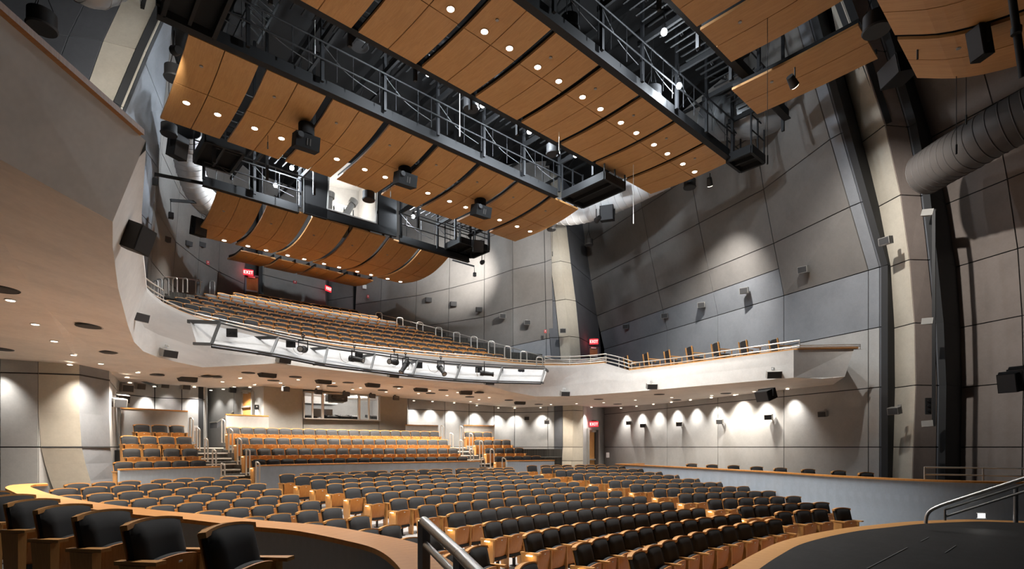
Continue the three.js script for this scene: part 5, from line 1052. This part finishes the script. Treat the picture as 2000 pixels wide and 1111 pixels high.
[[82, 40, 12.0, 0.27, 'black drum lamp hanging at the top left above the near box'], [340, 143, 16.8, 0.27, 'black drum lamp beside the left end of the middle wood panels'], [330, 253, 18.0, 0.24, 'black drum lamp below the left corner of the middle panels'], [1077, 443, 25.2, 0.2, 'small black drum lamp under the right corner of the middle panels'], [1347, 359, 22.4, 0.24, 'small black drum lamp under the right corner of the front panels'], [1150, 473, 29.5, 0.22, 'small black drum lamp near the slender cream rib'], [1113, 47, 15.0, 0.26, 'round black drum on the stage side edge of the front panels, upper one'], [1276, 183, 17.2, 0.26, 'round black drum on the stage side edge of the front panels, lower one'], [702, 80, 16.4, 0.26, 'round black drum in the middle catwalk near its left end'], [920, 203, 17.2, 0.24, 'round black drum in the middle catwalk beside a work lamp'], [1080, 292, 19.6, 0.24, 'round black drum in the middle catwalk near its right end'], [1712, 45, 12.6, 0.28, 'black drum lamp hung between the top right wood panels'], [720, 383, 21.5, 0.24, 'dark round drum under the middle panels beside the spotlight booth'], [1205, 360, 23.4, 0.24, 'black drum under the landing right of the middle catwalk']].forEach(([x, y, d, r, label]) => {
  const p = atD(x, y, d), o = thing('pendant_lamp', label, 'lamp', p); mesh('drum', [cyl(r, r, r * 1.3, 24), cyl(r * 1.1, r * 1.02, 0.04, 24, 0, -r * 0.66, 0)], M.speaker, o); mesh('lens', cyl(r * 0.75, r * 0.75, 0.02, 24, 0, -r * 0.68, 0), M.speakerGrille, o);
  const w = []; for (let i = 0; i < 3; i++) w.push(bar(new THREE.Vector3(Math.cos(i * 2.1) * r * 0.9, r * 0.6, Math.sin(i * 2.1) * r * 0.9), new THREE.Vector3(0, r * 3, 0), 0.008, 5)); w.push(bar(new THREE.Vector3(0, r * 3, 0), new THREE.Vector3(0, r * 3 + 1.2, 0), 0.01, 5)); mesh('suspension', w, M.steel, o);
});
// thin hanging microphone cables
[[615, 0, 108, 15.4, 'pale cable hanging at the left over the middle catwalk'], [898, 105, 262, 17.2, 'pale cable hanging in front of the middle catwalk'], [1092, 205, 290, 18.4, 'pale cable hanging through the front wood panels'], [1237, 288, 433, 20.5, 'long pale cable hanging under the right end of the panels'], [523, 120, 290, 17.5, 'fine dark cable hanging over the second middle panel'], [763, 235, 385, 20.5, 'fine dark cable hanging over the fifth middle panel'], [1079, 440, 500, 25, 'short dark cable below the small drum by the cream rib'], [1499, 55, 320, 13.5, 'long dark cable hanging before the stage side panel'], [1792, 0, 115, 12, 'dark cable with a weight over the top right panel'], [1868, 0, 300, 12.5, 'long thin dark cable before the dark spiral duct'], [1887, 150, 242, 12.8, 'short dark cable above the dark spiral duct']].forEach(([x, y0, y1, d, label], i) => {
  const a = atD(x, y0, d), b = atD(x, y1, d), o = thing('hanging_cable', label, 'cable'), m = i < 4 ? M.plastic : M.steel; if (i === 4 || i === 5 || y0 === 0) a.y = Math.max(a.y, b.y + 1); a.y += 0.6;
  mesh('wire', bar(a, b, i < 4 ? 0.012 : 0.008, 6), m, o); mesh('weight', cyl(0.02, 0.02, i < 4 ? 0.35 : 0.22, 8, b.x, b.y + 0.1, b.z), m, o);
});
// black loudspeakers and booms
function cabinet(x, y, d, w, h, label, yaw = 0, tilt = 0.2) {
  const p = atD(x, y, d), o = thing('loudspeaker', label, 'loudspeaker', p, turnTo(10 - plan(p)[0], 10 - plan(p)[1]) + yaw);
  mesh('cabinet', bx(w, h, w * 0.8).rotateX(tilt), M.black, o); mesh('grille', bx(w * 0.92, h * 0.94, 0.02, 0, 0, w * 0.41).rotateX(tilt), M.speakerGrille, o); mesh('bracket', [bx(0.05, h * 0.7, 0.05, -w * 0.55, h * 0.2, 0), bx(0.05, h * 0.7, 0.05, w * 0.55, h * 0.2, 0), bx(w * 1.15, 0.05, 0.05, 0, h * 0.55, 0)], M.steel, o);
}
cabinet(347, 287, 18.6, 0.5, 0.75, 'black loudspeaker hung at the left end of the balcony catwalk'); cabinet(388, 444, 22.5, 0.5, 0.7, 'black loudspeaker at the left end of the bowed panels'); cabinet(934, 481, 25.8, 0.5, 0.5, 'black loudspeaker hung right of the bowed panels'); cabinet(1186, 417, 25, 0.62, 0.66, 'square black loudspeaker beside the pale spiral duct');
cabinet(1496, 771, 17.5, 0.5, 0.34, 'black loudspeaker hanging from the soffit near the end of the far box', 0, 0.35); cabinet(1973, 747, 14.2, 0.42, 0.5, 'black loudspeaker on a bracket on the brown wall at the right', 0.4); cabinet(1757, 136, 14.0, 0.75, 0.5, 'black loudspeaker hung between the sagging panels and the rib'); cabinet(1914, 84, 10.8, 0.3, 0.62, 'black angled loudspeaker under the sagging top right panels', 0.5);
cabinet(1997, 740, 14.6, 0.5, 0.62, 'second loudspeaker at the right picture edge on the brown wall', 0.4);
[[[302, 340], [418, 362], 18.8, [303, 355], 'black boom with a small speaker on the left, upper one'], [[333, 391], [412, 397], 20.4, [334, 421], 'black boom with a small speaker on the left, lower one']].forEach(([a, b, d, s, label]) => {
  const o = thing('speaker_boom', label, 'boom'), A = atD(...a, d), B2 = atD(...b, d + 1.2), S = atD(...s, d); mesh('arm', beam(A, B2, 0.07, 0.1), M.steel, o); mesh('drop', bar(A, S, 0.012), M.steel, o); mesh('speaker', bx(0.16, 0.22, 0.16, S.x, S.y, S.z), M.speaker, o);
});
[[930, 505, 540, 27.5], [1040, 0, 0, 0]].slice(0, 1).forEach(() => { const o = thing('speaker_boom', 'thin black boom right of the bowed panels with a hanging box', 'boom'), A = atD(884, 508, 26), B2 = atD(926, 520, 25.5), S = atD(927, 536, 25.5); mesh('arm', beam(A, B2, 0.05, 0.07), M.steel, o); mesh('drop', bar(B2, S, 0.01), M.steel, o); mesh('speaker', bx(0.12, 0.18, 0.12, S.x, S.y, S.z), M.speaker, o); });
// pipe on brackets along the cream rib by the stage
{
  const o = thing('boom_pipe', 'tall grey lighting pipe on brackets along the brown side of the rib', 'pipe'), a = atD(1824, 410, 17.4), b = atD(1824, 832, 17.4);
  mesh('pipe', beam(a, b, 0.09, 0.09), M.steelPaint, o); for (const y of [416, 628, 828]) mesh('bracket', beam(atD(1802, y, 17.7), atD(1825, y - 2, 17.4), 0.16, 0.2), M.camGrey, o);
  const p = thing('wall_panel_box', 'narrow black connection panel low on the brown side of the rib', 'panel', atD(1813, 793, 17.75), turnTo(-0.8, -0.6)); mesh('plate', bx(0.17, 0.55, 0.06), M.speaker, p); mesh('socket', [0.16, 0, -0.16].map(y => cyl(0.04, 0.04, 0.03, 10).rotateX(Math.PI / 2).translate(0, y, 0.04)), M.steelPaint, p);
}
// black pole and truss at the top right corner
{
  const o = thing('lighting_pole', 'black lighting pole crossing the top right corner', 'pole'); mesh('pole', bar(atD(1972, -40, 9.5), atD(1998, 150, 9.8), 0.06, 10), M.steel, o); mesh('clamp', cyl(0.08, 0.08, 0.12, 10).translate(...atD(1985, 60, 9.62).toArray()), M.steel, o);
}
// floodlights on the catwalk ends, aimed at the walls
[[[20.1, 10.6, 10.45], [1395, 455, 22.5], 'floodlight at the right end of the front panels aimed at the side wall', 1], [[17.9, 14.6, 9.7], [1040, 560, 31], 'floodlight on the right landing aimed at the wall by the slender rib', 0.9], [[17.3, 21.7, 9.6], [900, 540, 33], 'floodlight on the balcony catwalk aimed at the right rear wall', 0.8], [[2.6, 15.7, 10.0], [225, 120, 16.2], 'floodlight on the left landing aimed at the near rib', 0.3], [[15.2, 5.6, 9.7], [1756, 540, 18.5], 'floodlight hung between the stage side panels aimed at the large rib', 0.8]].forEach(([p, t, label, k]) => {
  const P = V(...p), T = atD(...t), d = T.clone().sub(P).normalize(), o = thing('floodlight', label, 'floodlight', P), q = new THREE.Quaternion().setFromUnitVectors(Y, d);
  mesh('housing', [cyl(0.12, 0.09, 0.3, 16, 0, -0.16, 0).applyQuaternion(q), bar(new THREE.Vector3(0, 0, 0), new THREE.Vector3(0, 0.5, 0), 0.02)], M.speaker, o); mesh('lens', cyl(0.1, 0.1, 0.02, 16).applyQuaternion(q), M.glowCan, o);
  spot(P.clone().addScaledVector(d, 0.06), T, POWER.flood * k, NEUTRAL, 0.6, 1, 4);
});
// small plates and alarms
function plate(x, y, d, w, h, mat, label, cat, face = [9, 5]) { const p = atD(x, y, d), o = thing(cat.replace(/ /g, '_'), label, cat, p, turnTo(face[0] - plan(p)[0], face[1] - plan(p)[1])); mesh('plate', bx(w, h, 0.04), mat, o); mesh('button', cyl(w * 0.18, w * 0.18, 0.02, 10).rotateX(Math.PI / 2).translate(0, h * 0.1, 0.03), M.plastic, o); return o; }
plate(535, 934, 20.6, 0.24, 0.24, M.plastic, 'square white floor lamp plate on the blue parapet by the left aisle', 'wall plate');
plate(1065, 647, 30.6, 0.14, 0.2, M.red, 'red fire alarm on the wall left of the slender cream rib', 'fire alarm'); plate(718.7, 579, 33.8, 0.14, 0.2, M.red, 'red fire alarm high behind the right balcony rows', 'fire alarm'); plate(576, 551, 31.4, 0.2, 0.16, M.red, 'red fire alarm on the centre bay behind the balcony', 'fire alarm'); plate(406, 513, 27.4, 0.14, 0.2, M.red, 'red fire alarm on the left balcony wall', 'fire alarm');
plate(414.5, 496.5, 28, 0.24, 0.3, M.plastic, 'white emergency lamp box on the left balcony wall', 'emergency lamp'); plate(712, 560, 33.8, 0.24, 0.24, M.plastic, 'white emergency lamp box behind the right balcony rows', 'emergency lamp');
plate(1187, 888.5, 33.5, 0.2, 0.32, M.plastic, 'white hand dispenser on the wall right of the lower exit door', 'dispenser'); plate(501, 795, 24.4, 0.18, 0.22, M.speaker, 'dark call plate right of the left rear door', 'wall plate'); plate(382, 836, 23.4, 0.2, 0.24, M.plastic, 'pale switch plate above the left rear stairs', 'wall plate');
renderer.render(scene, camera);
